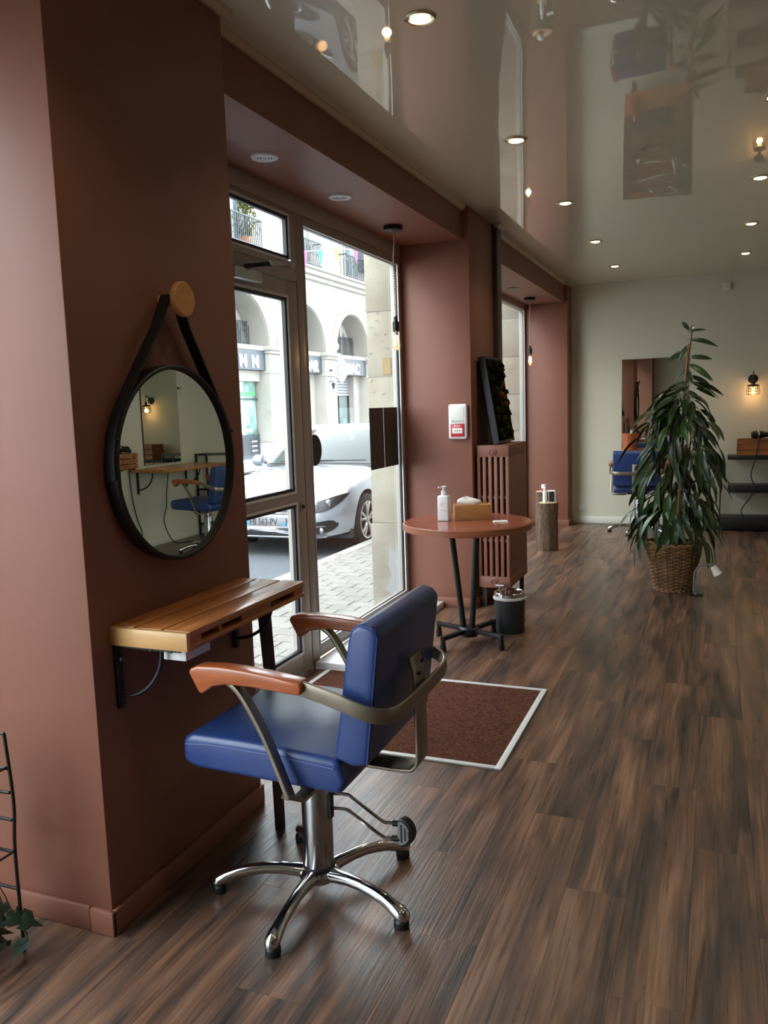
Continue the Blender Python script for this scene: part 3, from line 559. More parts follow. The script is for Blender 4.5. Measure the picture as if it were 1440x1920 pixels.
for a in ((-0.115, 0.115, -0.06, -0.052), (-0.115, 0.115, 0.052, 0.06)): MB().box(*a, 0, 0.095, M=M).build('side_panel', 'box_wood', t, bevel=0.002)
for a in ((-0.115, -0.107, -0.052, 0.052), (0.107, 0.115, -0.052, 0.052)): MB().box(*a, 0, 0.095, M=M).build('end_panel', 'box_wood', t, bevel=0.002)
MB().box(-0.107, 0.107, -0.052, 0.052, 0.082, 0.088, M=M).build('lid', 'box_wood', t)
rows = []
for i in range(9):
    u = i / 8; row = []
    for k in range(14):
        a = 2 * PI * k / 14; r = (0.050 * (1 - u) + 0.062 * math.sin(u * PI) * 0.6) * (1 + 0.18 * math.sin(3 * a + 4 * u)); row.append(M @ Vector((-0.02 + 1.15 * r * math.cos(a) - 0.018 * u, 0.42 * r * math.sin(a), 0.088 + 0.052 * u + 0.006 * math.sin(2 * a + 1) * u)))
    rows.append(row)
MB().grid(rows, True).build('tissue', 'tissue', t, ang=80)
M = Matrix.Translation((-1.215, 4.865, TZ)) @ Matrix.Rotation(0.3, 4, 'Z')
t = thing('card_stack', 'small stack of white cards lying on the round table', 'cards', (-1.215, 4.865, TZ))
MB().box(-0.043, 0.043, -0.028, 0.028, 0.0, 0.004, M=M).build('card', 'paper_white', t); MB().box(-0.040, 0.044, -0.027, 0.027, 0.004, 0.008, M=M @ Matrix.Rotation(0.12, 4, 'Z')).build('card', 'paper_white', t)
# waste bin
bx, by = -1.250, 5.225
t = thing('waste_bin', 'small dark grey waste bin with steel rim and white liner under the round table', 'bin', (bx, by, 0))
MB().lathe([(0.0, 0.004), (0.094, 0.004), (0.098, 0.012), (0.100, 0.228), (0.096, 0.228), (0.094, 0.02), (0.0, 0.02)], (bx, by, 0), 40).build('body', 'grey_bin', t)
MB().lathe([(0.097, 0.226), (0.101, 0.226), (0.101, 0.262), (0.096, 0.268), (0.092, 0.262), (0.0, 0.270)], (bx, by, 0), 40).build('rim', 'chrome', t)
MB().lathe([(0.1005, 0.226), (0.107, 0.222), (0.108, 0.232), (0.1015, 0.240)], (bx, by, 0), 60, wob=lambda a, z: 1 + 0.016 * math.sin(7 * a) + 0.01 * math.sin(11 * a + 1)).build('liner', 'bag_white', t)
MB().lathe([(0.096, 0.0), (0.096, 0.005)], (bx, by, 0), 30).build('foot_ring', 'black_plastic', t)

# ================================================================== radiator, moss picture, alarm
RX0, RX1, RY0, RY1, RZ0, RZ1 = -1.618, -1.380, 5.80, 6.39, 0.150, 1.200
t = thing('column_radiator', 'tall brown cast iron column radiator beside the wall pier', 'radiator', (-1.5, 6.1, 0))
sm = MB(); ns = 10; sp = (RY1 - RY0) / ns; th = sp - 0.0012
sm.box(RX0, RX1, -th / 2, th / 2, RZ1 - 0.085, RZ1).box(RX0, RX1, -th / 2, th / 2, RZ0, RZ0 + 0.085)
for k in range(6):
    xc = RX0 + 0.013 + k * (RX1 - RX0 - 0.026) / 5; sm.box(xc - 0.0125, xc + 0.0125, -th / 2, th / 2, RZ0 + 0.08, RZ1 - 0.08)
    if k < 5:
        xm = xc + (RX1 - RX0 - 0.026) / 10
        for zz in (0.50, 0.82): sm.box(xm - 0.013, xm + 0.013, -0.012, 0.012, zz - 0.011, zz + 0.011)
sme = sm.mesh('section', (-1.5, 0, 0), bevel=0.004, seg=2); sme.materials.append(MATS['brown_wall'])
for k in range(ns):
    o = bpy.data.objects.new('section', sme); COL.objects.link(o); o.parent = t; o.location = (0, RY0 + sp * (k + 0.5) - 6.1, 0)
xm = (RX0 + RX1) / 2
for zz in (RZ1 - 0.05, RZ0 + 0.045): MB().lathe([(0.0, 0.0), (0.030, 0.0), (0.030, -0.006), (0.022, -0.010), (0.022, -0.004), (0.012, -0.004), (0.011, -0.014), (0, -0.014)], (xm, RY0 + 0.002, zz), 24, 'y').build('plug', 'brown_wall', t)
for y in (RY0 + 0.05, RY1 - 0.05): MB().box(RX0 + 0.02, RX0 + 0.05, y - 0.015, y + 0.015, 0, RZ0).box(RX1 - 0.05, RX1 - 0.02, y - 0.015, y + 0.015, 0, RZ0).build('feet', 'dark_duct', t)['kind'] = 'stuff'  # feet coloured dark to stand in for the shade under the radiator
v = MB().cyl((xm + 0.05, RY0 - 0.002, RZ0 + 0.03), (xm + 0.05, RY0 - 0.05, RZ0 + 0.03), 0.011, n=14).build('valve', 'chrome', t); MB().cyl((xm + 0.02, RY0 - 0.04, RZ0 + 0.03), (xm + 0.085, RY0 - 0.04, RZ0 + 0.03), 0.013, n=14).build('valve_head', 'chrome', v); MB().cyl((xm + 0.05, RY0 - 0.04, 0), (xm + 0.05, RY0 - 0.04, RZ0 + 0.03), 0.008, n=12).build('pipe', 'chrome', v)
# moss picture leaning on the radiator
t = thing('moss_picture', 'black framed picture of dark moss leaning on top of the radiator', 'picture', (-1.53, 6.15, RZ1))
p0 = Vector((-1.517, 0, RZ1 + 0.001)); up = Vector((-0.105, 0, 0.65)); upn = up.normalized(); nx = Vector((upn.z, 0, -upn.x))
def fr(y0, y1, u0, u1, d0, d1): # y range, along-height range (m), depth range towards the room
    b = MB(); b.obox(p0 + Vector((0, (y0 + y1) / 2, 0)) + upn * (u0 + u1) / 2 + nx * (d0 + d1) / 2, (0, (y1 - y0) / 2, 0), upn * (u1 - u0) / 2, nx * (d1 - d0) / 2); return b
fr(5.90, 5.918, 0, 0.645, -0.0, 0.045).build('frame_side', 'black_metal', t); fr(6.382, 6.40, 0, 0.645, -0.0, 0.045).build('frame_side', 'black_metal', t)
fr(5.918, 6.382, 0.627, 0.645, -0.0, 0.045).build('frame_top', 'black_metal', t); fr(5.918, 6.382, 0.0, 0.018, -0.0, 0.045).build('frame_bottom', 'black_metal', t)
fr(5.918, 6.382, 0.018, 0.627, 0.0, 0.012).build('backing', 'moss_dark', t)
rs = random.Random(5); blobs = {}
for mn in ('moss_dark', 'moss_olive', 'moss_orange'):
    bm = bmesh.new(); bmesh.ops.create_icosphere(bm, subdivisions=2, radius=1.0)
    for q in bm.verts: q.co *= 1 + rs.uniform(-0.18, 0.22)
    me = bpy.data.meshes.new('moss_clump'); bm.to_mesh(me); bm.free(); me.materials.append(MATS[mn]); blobs[mn] = me
for i in range(130):
    yy = rs.uniform(5.935, 6.365); uu = rs.uniform(0.03, 0.615); mn = 'moss_dark' if rs.random() < 0.66 else 'moss_olive'
    if abs(yy - 6.22) < 0.07 and abs(uu - 0.36) < 0.08: mn = 'moss_orange'
    o = bpy.data.objects.new('moss_clump', blobs[mn]); COL.objects.link(o); o.parent = t
    o.location = p0 + Vector((0, yy, 0)) + upn * uu + nx * rs.uniform(0.012, 0.05) - t.location
    s_ = rs.uniform(0.018, 0.034); o.scale = (s_, s_, s_); o.rotation_euler = (rs.uniform(0, 6), rs.uniform(0, 6), 0)
# fire alarm call point
ax, az, ay = -1.732, 1.378, 5.75
t = thing('fire_alarm', 'white wall alarm unit with red call point on the brown pier', 'fire alarm', (ax, ay, az - 0.125))
MB().box(ax - 0.070, ax + 0.070, ay - 0.035, ay, az - 0.126, az + 0.126).build('housing', 'white_plastic', t, bevel=0.016, seg=3)
MB().box(ax - 0.05, ax + 0.05, ay - 0.038, ay - 0.034, az - 0.005, az + 0.105).build('speaker_panel', 'paper_white', t, bevel=0.002)
MB().box(ax - 0.045, ax + 0.045, ay - 0.0385, ay - 0.034, az - 0.004, az + 0.010).build('display_strip', 'alarm_grey', t)
cp = MB().box(ax - 0.051, ax + 0.051, ay - 0.042, ay - 0.034, az - 0.108, az - 0.014).build('call_point', 'alarm_red', t, bevel=0.003)
MB().box(ax - 0.038, ax + 0.038, ay - 0.044, ay - 0.041, az - 0.084, az - 0.046).build('press_window', 'paper_white', cp, bevel=0.001)
d = MB()
for k in (-0.016, 0.0, 0.016): d.box(ax + k - 0.004, ax + k + 0.004, ay - 0.0447, ay - 0.0435, az - 0.068, az - 0.060)
d.build('mark', 'ink', cp)['kind'] = 'stuff'
d = MB().lathe([(0, 0), (0.006, 0), (0.006, -0.001), (0, -0.001)], (ax - 0.018, ay - 0.042, az - 0.030), 12, 'y').box(ax - 0.004, ax + 0.010, ay - 0.043, ay - 0.0415, az - 0.033, az - 0.027).box(ax + 0.014, ax + 0.022, ay - 0.043, ay - 0.0415, az - 0.033, az - 0.027).build('symbol', 'white_plastic', cp); d['kind'] = 'stuff'

# ================================================================== tree-stump tables and products
def stump(x, y, r, h, label, seed):
    q = random.Random(seed); ph = [q.uniform(0, 6) for _ in range(4)]
    wob = lambda a, z: 1 + 0.04 * math.sin(3 * a + ph[0]) + 0.03 * math.sin(7 * a + ph[1] + 6 * z) + 0.02 * math.sin(17 * a + ph[2] + 9 * z)
    t = thing('stump_table', label, 'stool', (x, y, 0), 0, 'tree stump side tables')
    MB().lathe([(r * 1.02, 0), (r * 1.03, h * 0.1), (r * 0.98, h * 0.3), (r, h * 0.5), (r * 0.97, h * 0.7), (r, h * 0.88), (r * 0.985, h)], (x, y, 0), 48, wob=wob).build('bark', 'bark', t, ang=60)
    MB().lathe([(0, h + 0.002), (r * 0.93, h + 0.002), (r * 0.93, h - 0.01)], (x, y, 0), 48, wob=wob).build('cut_face', 'cut_wood', t)
stump(-1.575, 8.29, 0.098, 0.485, 'tree stump side table with rough bark, the nearer of two', 3); stump(-1.70, 8.80, 0.104, 0.545, 'tree stump side table behind the nearer stump', 4)
x, y, z = -1.60, 8.27, 0.487
t = thing('product_bottle', 'cream product bottle with a cap on the nearer stump', 'bottle', (x, y, z))
MB().lathe([(0, z), (0.022, z), (0.023, z + 0.01), (0.023, z + 0.11), (0.015, z + 0.125), (0, z + 0.126)], (x, y, 0), 22).build('body', 'tissue', t); MB().lathe([(0.013, z + 0.124), (0.014, z + 0.15), (0.006, z + 0.162), (0, z + 0.163)], (x, y, 0), 18).build('cap', 'white_plastic', t)
x, y = -1.532, 8.30
t = thing('product_box', 'small dark box with white edges on the nearer stump', 'box', (x, y, z))
MB().box(x - 0.033, x + 0.033, y - 0.02, y + 0.02, z, z + 0.125).build('body', 'white_plastic', t, bevel=0.002); MB().box(x - 0.028, x + 0.026, y - 0.0215, y - 0.0195, z + 0.008, z + 0.112).build('dark_front', 'black_plastic', t)
x, y, z = -1.705, 8.76, 0.547
t = thing('cream_jar', 'white jar with a pink label on the rear stump', 'jar', (x, y, z))
MB().lathe([(0, z), (0.026, z), (0.027, z + 0.06), (0, z + 0.06)], (x, y, 0), 22).build('body', 'pink_plastic', t); MB().lathe([(0.028, z + 0.034), (0.0285, z + 0.07), (0.024, z + 0.076), (0, z + 0.076)], (x, y, 0), 22).build('lid', 'white_plastic', t)

# ================================================================== plant in a basket
PX, PY = -0.300, 6.74
t = thing('wicker_basket', 'round woven wicker basket holding the tall plant', 'basket', (PX, PY, 0))
rad = lambda z: 0.130 + 0.078 * (z / 0.37) ** 0.85
ns = 26; wv = MB(); stk = MB()
for k in range(25):
    z = 0.014 + k * 0.0143; r = rad(z)
    wv.tube([((r + 0.009 * math.sin(ns * a / 2 + (k % 2) * PI)) * math.cos(a) + PX, (r + 0.009 * math.sin(ns * a / 2 + (k % 2) * PI)) * math.sin(a) + PY, z) for a in [2 * PI * i / 104 for i in range(104)]], 0.0063, 5, closed=True)
wv.build('weave', 'wicker', t, ang=80)['kind'] = 'stuff'
for k in range(ns):
    a = 2 * PI * (k + 0.5) / ns; stk.tube([(rad(z) * math.cos(a) + PX, rad(z) * math.sin(a) + PY, z) for z in (0.004, 0.1, 0.2, 0.3, 0.375)], 0.005, 5)
stk.build('stakes', 'wicker', t)['kind'] = 'stuff'
for tz, rr in ((0.372, 0.013), (0.008, 0.011)):
    MB().tube([((rad(tz) + 0.006 * math.sin(20 * a)) * math.cos(a) + PX, (rad(tz) + 0.006 * math.sin(20 * a)) * math.sin(a) + PY, tz + 0.007 * math.cos(20 * a)) for a in [2 * PI * i / 120 for i in range(120)]], rr, 6, closed=True).build('rim', 'wicker', t, ang=80)
for a in (math.radians(228), math.radians(20)):
    MB().tube([(PX + (0.206 + 0.03 * math.sin(u)) * math.cos(a + 0.22 * math.cos(u)), PY + (0.206 + 0.03 * math.sin(u)) * math.sin(a + 0.22 * math.cos(u)), 0.345 + 0.055 * math.sin(u)) for u in [PI * i / 12 for i in range(13)]], 0.011, 7).build('handle', 'wicker', t)
MB().lathe([(rad(0.34) - 0.012, 0.33), (rad(0.34) - 0.03, 0.352), (0.10, 0.372), (0.0, 0.378)], (PX, PY, 0), 40, wob=lambda a, z: 1 + 0.04 * math.sin(9 * a) + 0.03 * math.sin(17 * a)).build('fibre_fill', 'soil_moss', t, ang=80)
t = thing('potted_fig', 'tall potted fig with long drooping dark green leaves in a wicker basket', 'plant', (PX, PY, 0.34))
rp = random.Random(8)
stems = []
for k in range(6):
    a = k * 1.05; top = (0.95, 1.25, 1.55, 1.1, 1.42, 2.0)[k]; r = 0.05 + 0.02 * (k % 2); lean = 0.02 if k == 5 else 0.14
    P = smooth_path([(PX + r * math.cos(a), PY + r * math.sin(a), 0.36), (PX + r * 1.2 * math.cos(a) + 0.01, PY + r * 1.2 * math.sin(a), 0.7), (PX + (r + lean * 0.5) * math.cos(a) + 0.03, PY + (r + lean * 0.5) * math.sin(a), 0.7 + (top - 0.7) * 0.6), (PX + (lean if k < 5 else 0) * math.cos(a) + (0.05 if k < 5 else 0.115), PY + (lean if k < 5 else 0) * math.sin(a), top)], 6)
    MB().tube(P, 0.011, 8, rs=[0.013 - 0.009 * i / (len(P) - 1) for i in range(len(P))]).build('stem', 'stem', t); stems.append(P)
pl = MB().tube([(PX + 0.02, PY - 0.02, 0.35), (PX + 0.088, PY - 0.005, 1.90)], 0.0075, 10).build('support_pole', 'bamboo', t)
lm = []
for i, (ln, wd, dr) in enumerate(((0.19, 0.046, 0.05), (0.22, 0.054, 0.08), (0.17, 0.042, 0.03), (0.24, 0.050, 0.11))):
    rows = []
    for k in range(8):
        u = k / 7; x = ln * u; zc = -dr * u * u; hw = wd / 2 * math.sin(PI * min(1, u * 0.93 + 0.06)) ** 0.8 if 0 < u < 1 else 0.0006
        rows.append([(x, -hw, zc + hw * 0.35), (x, 0, zc), (x, hw, zc + hw * 0.35)])
    b = MB().grid(rows); b.tube([(-0.03, 0, 0.004), (0, 0, 0)], 0.0016, 4); me = b.mesh('leaf', ang=80, fix=False); me.materials.append(MATS['leaf_dark'] if i != 1 else MATS['leaf_mid']); lm.append(me)
def leaf(p, az, pitch, roll, sc, k=None):
    o = bpy.data.objects.new('leaf', lm[rp.randrange(4) if k is None else k]); COL.objects.link(o); o.parent = t
    o.location = Vector(p) - t.location; o.rotation_euler = (roll, pitch, az); o.scale = (sc, sc, sc)
def Rz(z):
    pts = [(0.36, 0.30), (0.55, 0.32), (0.8, 0.30), (1.0, 0.28), (1.2, 0.29), (1.4, 0.20), (1.6, 0.12), (1.8, 0.06), (2.0, 0.03)]
    for (a, b), (c_, d_) in zip(pts, pts[1:]):
        if a <= z <= c_: return b + (d_ - b) * (z - a) / (c_ - a)
    return 0.03
n = 0
while n < 282:
    z = 0.50 + 1.12 * rp.random() ** 1.05
    R_ = Rz(z); az = rp.uniform(0, 2 * PI); r = R_ * math.sqrt(rp.uniform(0.10, 1.0)); cx = PX + 0.045 * (z - 0.4)
    leaf((cx + r * math.cos(az), PY + r * math.sin(az), z), az + rp.uniform(-0.5, 0.5), rp.uniform(0.40, 1.30) if z < 1.45 else rp.uniform(0.1, 0.8), rp.uniform(-0.8, 0.8), rp.uniform(0.85, 1.18)); n += 1
for z, az, pi_, sc in ((1.62, 3.3, 0.35, 1), (1.66, 0.3, 0.3, 1), (1.72, 2.6, 0.5, 1), (1.75, -0.4, 0.5, 0.95), (1.80, 0.15, 0.0, 0.9), (1.86, 3.0, 0.35, 1.0), (1.9, 3.5, 0.9, 0.8), (1.93, 0.0, 0.05, 0.85), (1.99, 0.1, -0.2, 0.7), (2.0, 2.4, -0.75, 0.7), (2.0, 1.0, -0.6, 0.6), (1.70, -1.4, 0.6, 1), (1.55, -0.9, 0.5, 1), (1.58, 3.8, 0.4, 1)):
    leaf((PX + 0.095 + 0.01 * (z - 1.6), PY, z), az, pi_, (1 if math.cos(az) > 0 else -1) * rp.uniform(0.7, 1.2), sc)
for z, az, pi_ in ((0.40, -0.5, 1.05), (0.38, -0.25, 0.95), (0.42, -0.75, 1.2), (0.40, 3.5, 0.95), (0.42, 3.75, 1.1), (0.45, 3.2, 0.9), (0.4, 0.1, 0.9)):
    leaf((PX + 0.24 * math.cos(az), PY + 0.24 * math.sin(az), z + 0.03), az, pi_, rp.uniform(-0.3, 0.3), 1.05)
t = thing('gooseneck_lamp', 'grey bent-neck clip light on the floor beside the wicker basket', 'lamp', (-0.125, 6.55, 0))
MB().tube(smooth_path([(-0.118, 6.55, 0.008), (-0.136, 6.56, 0.03), (-0.138, 6.56, 0.15), (-0.115, 6.56, 0.215), (-0.07, 6.56, 0.242), (-0.02, 6.56, 0.238), (0.0, 6.56, 0.225)], 6), 0.008, 8).build('neck', 'grey_rubber', t)
MB().cyl((-0.012, 6.56, 0.238), (0.030, 6.56, 0.170), 0.020, 0.034, n=20).build('head', 'paper_white', t); MB().cyl((-0.02, 6.56, 0.248), (-0.010, 6.56, 0.232), 0.022, n=18).build('collar', 'grey_rubber', t)
MB().lathe([(0, 0), (0.05, 0), (0.05, 0.006), (0, 0.01)], (-0.12, 6.57, 0), 20).build('base', 'black_plastic', t)

# ================================================================== far wall station
def station_mirror(name, label, box, glassface):
    t = thing(name, label, 'mirror', glassface[0]); return t
t = thing('rectangular_mirror', 'large frameless rectangular mirror on the far cream wall behind the plant', 'mirror', (-0.685, YF - 0.01, 0.9))
MB().box(-1.056, -0.315, YF - 0.014, YF - 0.002, 0.905, 1.965).build('backing', 'grey_wood', t); MB().box(-1.052, -0.319, YF - 0.018, YF - 0.014, 0.909, 1.961).build('mirror_glass', 'mirror', t)
t = thing('wall_shelf', 'pallet wood shelf under the rectangular mirror on the far wall', 'shelf', (-0.70, 10.1, 0.86), 0)
for y0, y1 in ((9.965, 10.055), (10.063, 10.15), (10.158, 10.232)): MB().box(-1.02, -0.28, y0, y1, 0.868, 0.90).build('plank', 'pallet_wood', t, bevel=0.002)
for x in (-0.95, -0.35): MB().box(x - 0.013, x + 0.013, 9.99, 10.232, 0.856, 0.868).box(x - 0.013, x + 0.013, 10.22, 10.232, 0.66, 0.856).build('bracket', 'black_metal', t)
t = thing('terracotta_pot', 'terracotta coloured pot on the shelf below the far mirror', 'pot', (-0.965, 10.10, 0.90))
MB().lathe([(0, 0.90), (0.066, 0.90), (0.076, 1.10), (0.070, 1.10), (0.062, 0.92), (0, 0.92)], (-0.965, 10.10, 0), 28).build('body', 'terracotta', t)
MB().strip([(-0.975, 10.10, 0.94), (-0.985, 10.11, 1.18)], 0.022, 0.006, (1, 0, 0)).build('hair_comb', 'black_plastic', t); MB().strip([(-0.94, 10.12, 0.94), (-0.935, 10.12, 1.14)], 0.014, 0.006, (1, 0, 0)).build('brush_handle', 'white_plastic', t)
t = thing('shelf_rack', 'low black shelf rack with open shelves against the far wall', 'shelf', (0.75, 10.05, 0))
MB().box(0.12, 1.35, 9.90, 10.232, 0.795, 0.836).build('top_shelf', 'black_metal', t, bevel=0.004); MB().box(0.13, 1.35, 9.93, 10.232, 0.425, 0.505).build('middle_shelf', 'black_metal', t, bevel=0.004); MB().box(0.035, 1.35, 9.88, 10.232, 0.012, 0.145).build('bottom_box', 'black_metal', t, bevel=0.006)
for x in (0.05, 1.32):
    for y in (9.90, 10.21): MB().box(x - 0.006, x + 0.006, y - 0.006, y + 0.006, 0.0, 0.80).build('upright', 'black_metal', t)
def crate(x0, x1, y0, y1, z0, z1, label, ax='x'):
    t = thing('wooden_crate', label, 'crate', ((x0 + x1) / 2, (y0 + y1) / 2, z0), 0, 'small slatted wooden crates')
    h = (z1 - z0) / 3
    for k in range(3):
        a, b = z0 + k * h + 0.005, z0 + (k + 1) * h - 0.004
        MB().box(x0, x1, y0, y0 + 0.012, a, b).build('slat', 'crate_wood', t); MB().box(x0, x1, y1 - 0.012, y1, a, b).build('slat', 'crate_wood', t)
        MB().box(x0, x0 + 0.012, y0 + 0.012, y1 - 0.012, a, b).build('slat', 'crate_wood', t); MB().box(x1 - 0.012, x1, y0 + 0.012, y1 - 0.012, a, b).build('slat', 'crate_wood', t)
    for px in (x0 + 0.013, x1 - 0.037):
        for py in (y0 + 0.013, y1 - 0.037): MB().box(px, px + 0.024, py, py + 0.024, z0, z1 - 0.01).build('corner_post', 'grey_wood', t)
    MB().box(x0 + 0.013, x1 - 0.013, y0 + 0.013, y1 - 0.013, z0, z0 + 0.012).build('bottom_board', 'crate_wood', t)
crate(0.215, 0.60, 9.93, 10.20, 0.837, 1.02, 'slatted wooden crate on the black rack by the far wall, hair dryer on top')
crate(0.72, 1.08, 9.93, 10.20, 0.837, 1.06, 'slatted wooden crate at the right end of the black rack, reflected in the round mirror')
def dryer(x, y, z, rz, label):
    t = thing('hair_dryer', label, 'hair dryer', (x, y, z), rz, 'black hair dryers on crates')
    MB().lathe([(0.0, -0.075), (0.030, -0.072), (0.042, -0.05), (0.046, -0.01), (0.040, 0.04), (0.028, 0.075), (0.026, 0.14), (0.022, 0.14), (0.022, 0.10), (0, 0.10)], (0, 0, 0.045), 22, 'x').build('body', 'black_plastic', t, local=True)
    MB().tube([(0, 0.03, 0.04), (0.01, 0.09, 0.028), (0.015, 0.15, 0.022)], 0.018, 10, rs=[0.02, 0.018, 0.016]).build('handle', 'black_plastic', t, local=True)
    MB().lathe([(0.046, -0.012), (0.0475, -0.008), (0.0475, 0.0), (0.045, 0.004)], (0, 0, 0.045), 22, 'x').build('ring', 'chrome', t, local=True)
dryer(0.43, 10.02, 1.02, 0.2, 'black hair dryer lying on the slatted crate by the far wall')
def cage_lamp(x, y, z, nrm, label):                       # wall disc at z, arm, hanging cage
    t = thing('wall_lamp', label, 'lamp', (x, y, z), 0, 'black cage wall lamps')
    nv = Vector(nrm); A = Vector((x, y, z)); sd = Vector((-nv.y, nv.x, 0))
    MB().cyl(A, A + nv * 0.022, 0.052, n=28).build('wall_plate', 'black_metal', t, bevel=0.003)
    B = A + nv * 0.13 + Vector((0, 0, 0.085))
    MB().tube([A + nv * 0.02, A + nv * 0.06 + Vector((0, 0, 0.05)), B], 0.006, 8).build('arm', 'black_metal', t)
    hz = z - 0.02
    MB().tube([B, (B.x, B.y, hz)], 0.0035, 6).build('hanging_cord', 'black_metal', t)
    ho = MB().lathe([(0.006, hz + 0.005), (0.018, hz), (0.020, hz - 0.045), (0.016, hz - 0.05)], (B.x, B.y, 0), 16).build('socket', 'black_metal', t)
    cg = MB().lathe([(0.0, hz - 0.035), (0.060, hz - 0.045), (0.062, hz - 0.062), (0.060, hz - 0.062), (0.058, hz - 0.05), (0.0, hz - 0.04)], (B.x, B.y, 0), 24).build('cage_cap', 'grey_wood', t)
    w_ = MB()
    for zz, rr in ((hz - 0.085, 0.064), (hz - 0.115, 0.068), (hz - 0.15, 0.066)): w_.tube([(B.x + rr * math.cos(a), B.y + rr * math.sin(a), zz) for a in [2 * PI * i / 28 for i in range(28)]], 0.0032, 5, closed=True)
    for k in range(8):
        a = 2 * PI * k / 8; w_.tube([(B.x + rr * math.cos(a), B.y + rr * math.sin(a), zz) for rr, zz in ((0.060, hz - 0.06), (0.065, hz - 0.09), (0.068, hz - 0.115), (0.066, hz - 0.15))], 0.0028, 5)
    w_.build('cage_wires', 'black_metal', t)['kind'] = 'stuff'
    bl = MB().lathe([(0.013, hz - 0.048), (0.017, hz - 0.07), (0.026, hz - 0.10), (0.028, hz - 0.145), (0.022, hz - 0.172), (0.0, hz - 0.182)], (B.x, B.y, 0), 18).build('bulb', 'bulb_glass', t)
    f = MB()
    for k in range(4):
        a = k * PI / 2; f.tube([(B.x + 0.012 * math.cos(a), B.y + 0.012 * math.sin(a), hz - 0.075), (B.x + 0.015 * math.cos(a), B.y + 0.015 * math.sin(a), hz - 0.155)], 0.002, 5)
    f.build('filament', 'filament', bl)['kind'] = 'stuff'
    l = bpy.data.lights.new('lamp_light', 'POINT'); l.energy = 1.3; l.color = (1, 0.66, 0.34); l.shadow_soft_size = 0.028
    o = bpy.data.objects.new('light_source', l); COL.objects.link(o); o.parent = t; o.location = Vector((B.x, B.y, hz - 0.125)) - Vector(t.location)
cage_lamp(0.37, YF, 1.680, (0, -1, 0), 'black cage wall lamp with glowing bulb above the crates on the far wall')
tag(MB().tube(smooth_path([(0.42, 10.0, 1.055), (0.43, 9.925, 1.032), (0.43, 9.905, 0.98), (0.40, 9.885, 0.8), (0.36, 9.885, 0.62), (0.41, 9.89, 0.48), (0.36, 9.89, 0.38), (0.27, 9.88, 0.24), (0.30, 9.875, 0.15)], 6), 0.006, 7).build('dryer_cable', 'black_plastic', org=(0.3, 9.875, 0.145)), 'black dryer cable hanging in front of the low rack', 'cable')
cage_lamp(0.88, YF, 1.700, (0, -1, 0), 'black cage wall lamp further right on the far wall, reflected in the round mirror')
t = thing('wall_sensor', 'small white box high on the far wall below the ceiling', 'sensor', (0.08, YF, 2.67))
MB().box(0.03, 0.125, YF - 0.03, YF, 2.675, 2.765).build('housing', 'white_paint', t, bevel=0.005); MB().box(0.115, 0.119, YF - 0.032, YF - 0.028, 2.69, 2.75).build('slot', 'grey_rubber', t)
t = thing('wall_socket', 'white wall socket low on the far wall by the corner pier', 'socket', (-1.527, YF, 0.15))
MB().box(-1.57, -1.485, YF - 0.010, YF, 0.155, 0.24).build('plate', 'white_paint', t, bevel=0.003); MB().lathe([(0.0, -0.002), (0.02, -0.002), (0.022, -0.011), (0.02, -0.011)], (-1.527, YF, 0.197), 18, 'y').build('insert', 'white_plastic', t)

# ================================================================== right wall station, seen in the round mirror
t = thing('rectangular_mirror', 'tall frameless rectangular mirror on the right wall, seen in the round mirror', 'mirror', (XR - 0.01, 7.9, 0.93))
MB().box(XR - 0.014, XR - 0.002, 7.555, 8.235, 0.93, 2.05).build('backing', 'grey_wood', t); MB().box(XR - 0.018, XR - 0.014, 7.56, 8.23, 0.935, 2.045).build('mirror_glass', 'mirror', t)
t = thing('wall_shelf', 'deep wooden shelf on curved black brackets on the right wall, reflected in the round mirror', 'shelf', (2.5, 7.85, 0.87))
for k in range(4): MB().box(2.28 + k * 0.135, 2.41 + k * 0.135, 7.27, 8.45, 0.872, 0.902).build('plank', 'pallet_wood', t, bevel=0.002)
for y in (7.40, 8.30):
    b = MB().box(2.80, 2.813, y - 0.012, y + 0.012, 0.62, 0.872).build('bracket', 'black_metal', t); MB().box(2.42, 2.80, y - 0.012, y + 0.012, 0.86, 0.872).build('bracket_arm', 'black_metal', b)
    MB().tube([(2.80 - 0.20 * math.sin(u), y, 0.67 + 0.192 * (1 - math.cos(u))) for u in [PI / 2 * i / 10 for i in range(11)]], 0.008, 7).build('brace', 'black_metal', b)
crate(2.60, 2.812, 6.86, 7.17, 0.93, 1.10, 'slatted wooden crate on the right wall bracket, at the left edge of the round mirror')
dryer(2.70, 6.99, 1.10, 1.6, 'black hair dryer lying on the crate on the right wall')
t = thing('crate_bracket', 'black bracket carrying the crate on the right wall', 'bracket', (2.8, 7.0, 0.7))
for y in (6.92, 7.11): MB().box(2.60, 2.813, y - 0.01, y + 0.01, 0.918, 0.93).box(2.80, 2.813, y - 0.01, y + 0.01, 0.72, 0.918).build('bracket_arm', 'black_metal', t)
tag(MB().tube(smooth_path([(2.70, 7.15, 1.16), (2.74, 7.22, 1.12), (2.80, 7.26, 0.9), (2.80, 7.28, 0.6), (2.80, 7.34, 0.35), (2.80, 7.40, 0.2), (2.79, 7.38, 0.03)], 6), 0.006, 7).build('dryer_cable', 'black_plastic', org=(2.79, 7.38, 0.03)), 'black dryer cable hanging down the right wall in the round mirror', 'cable')
tag(MB().tube(smooth_path([(2.76, 7.9, 0.86), (2.79, 7.88, 0.6), (2.78, 7.84, 0.42), (2.79, 7.8, 0.25), (2.7, 7.84, 0.02), (2.55, 7.95, 0.012), (2.4, 7.8, 0.012)], 6), 0.006, 7).build('floor_cable', 'black_plastic', org=(2.4, 7.8, 0.012)), 'black cable running to the floor under the right-hand shelf', 'cable')
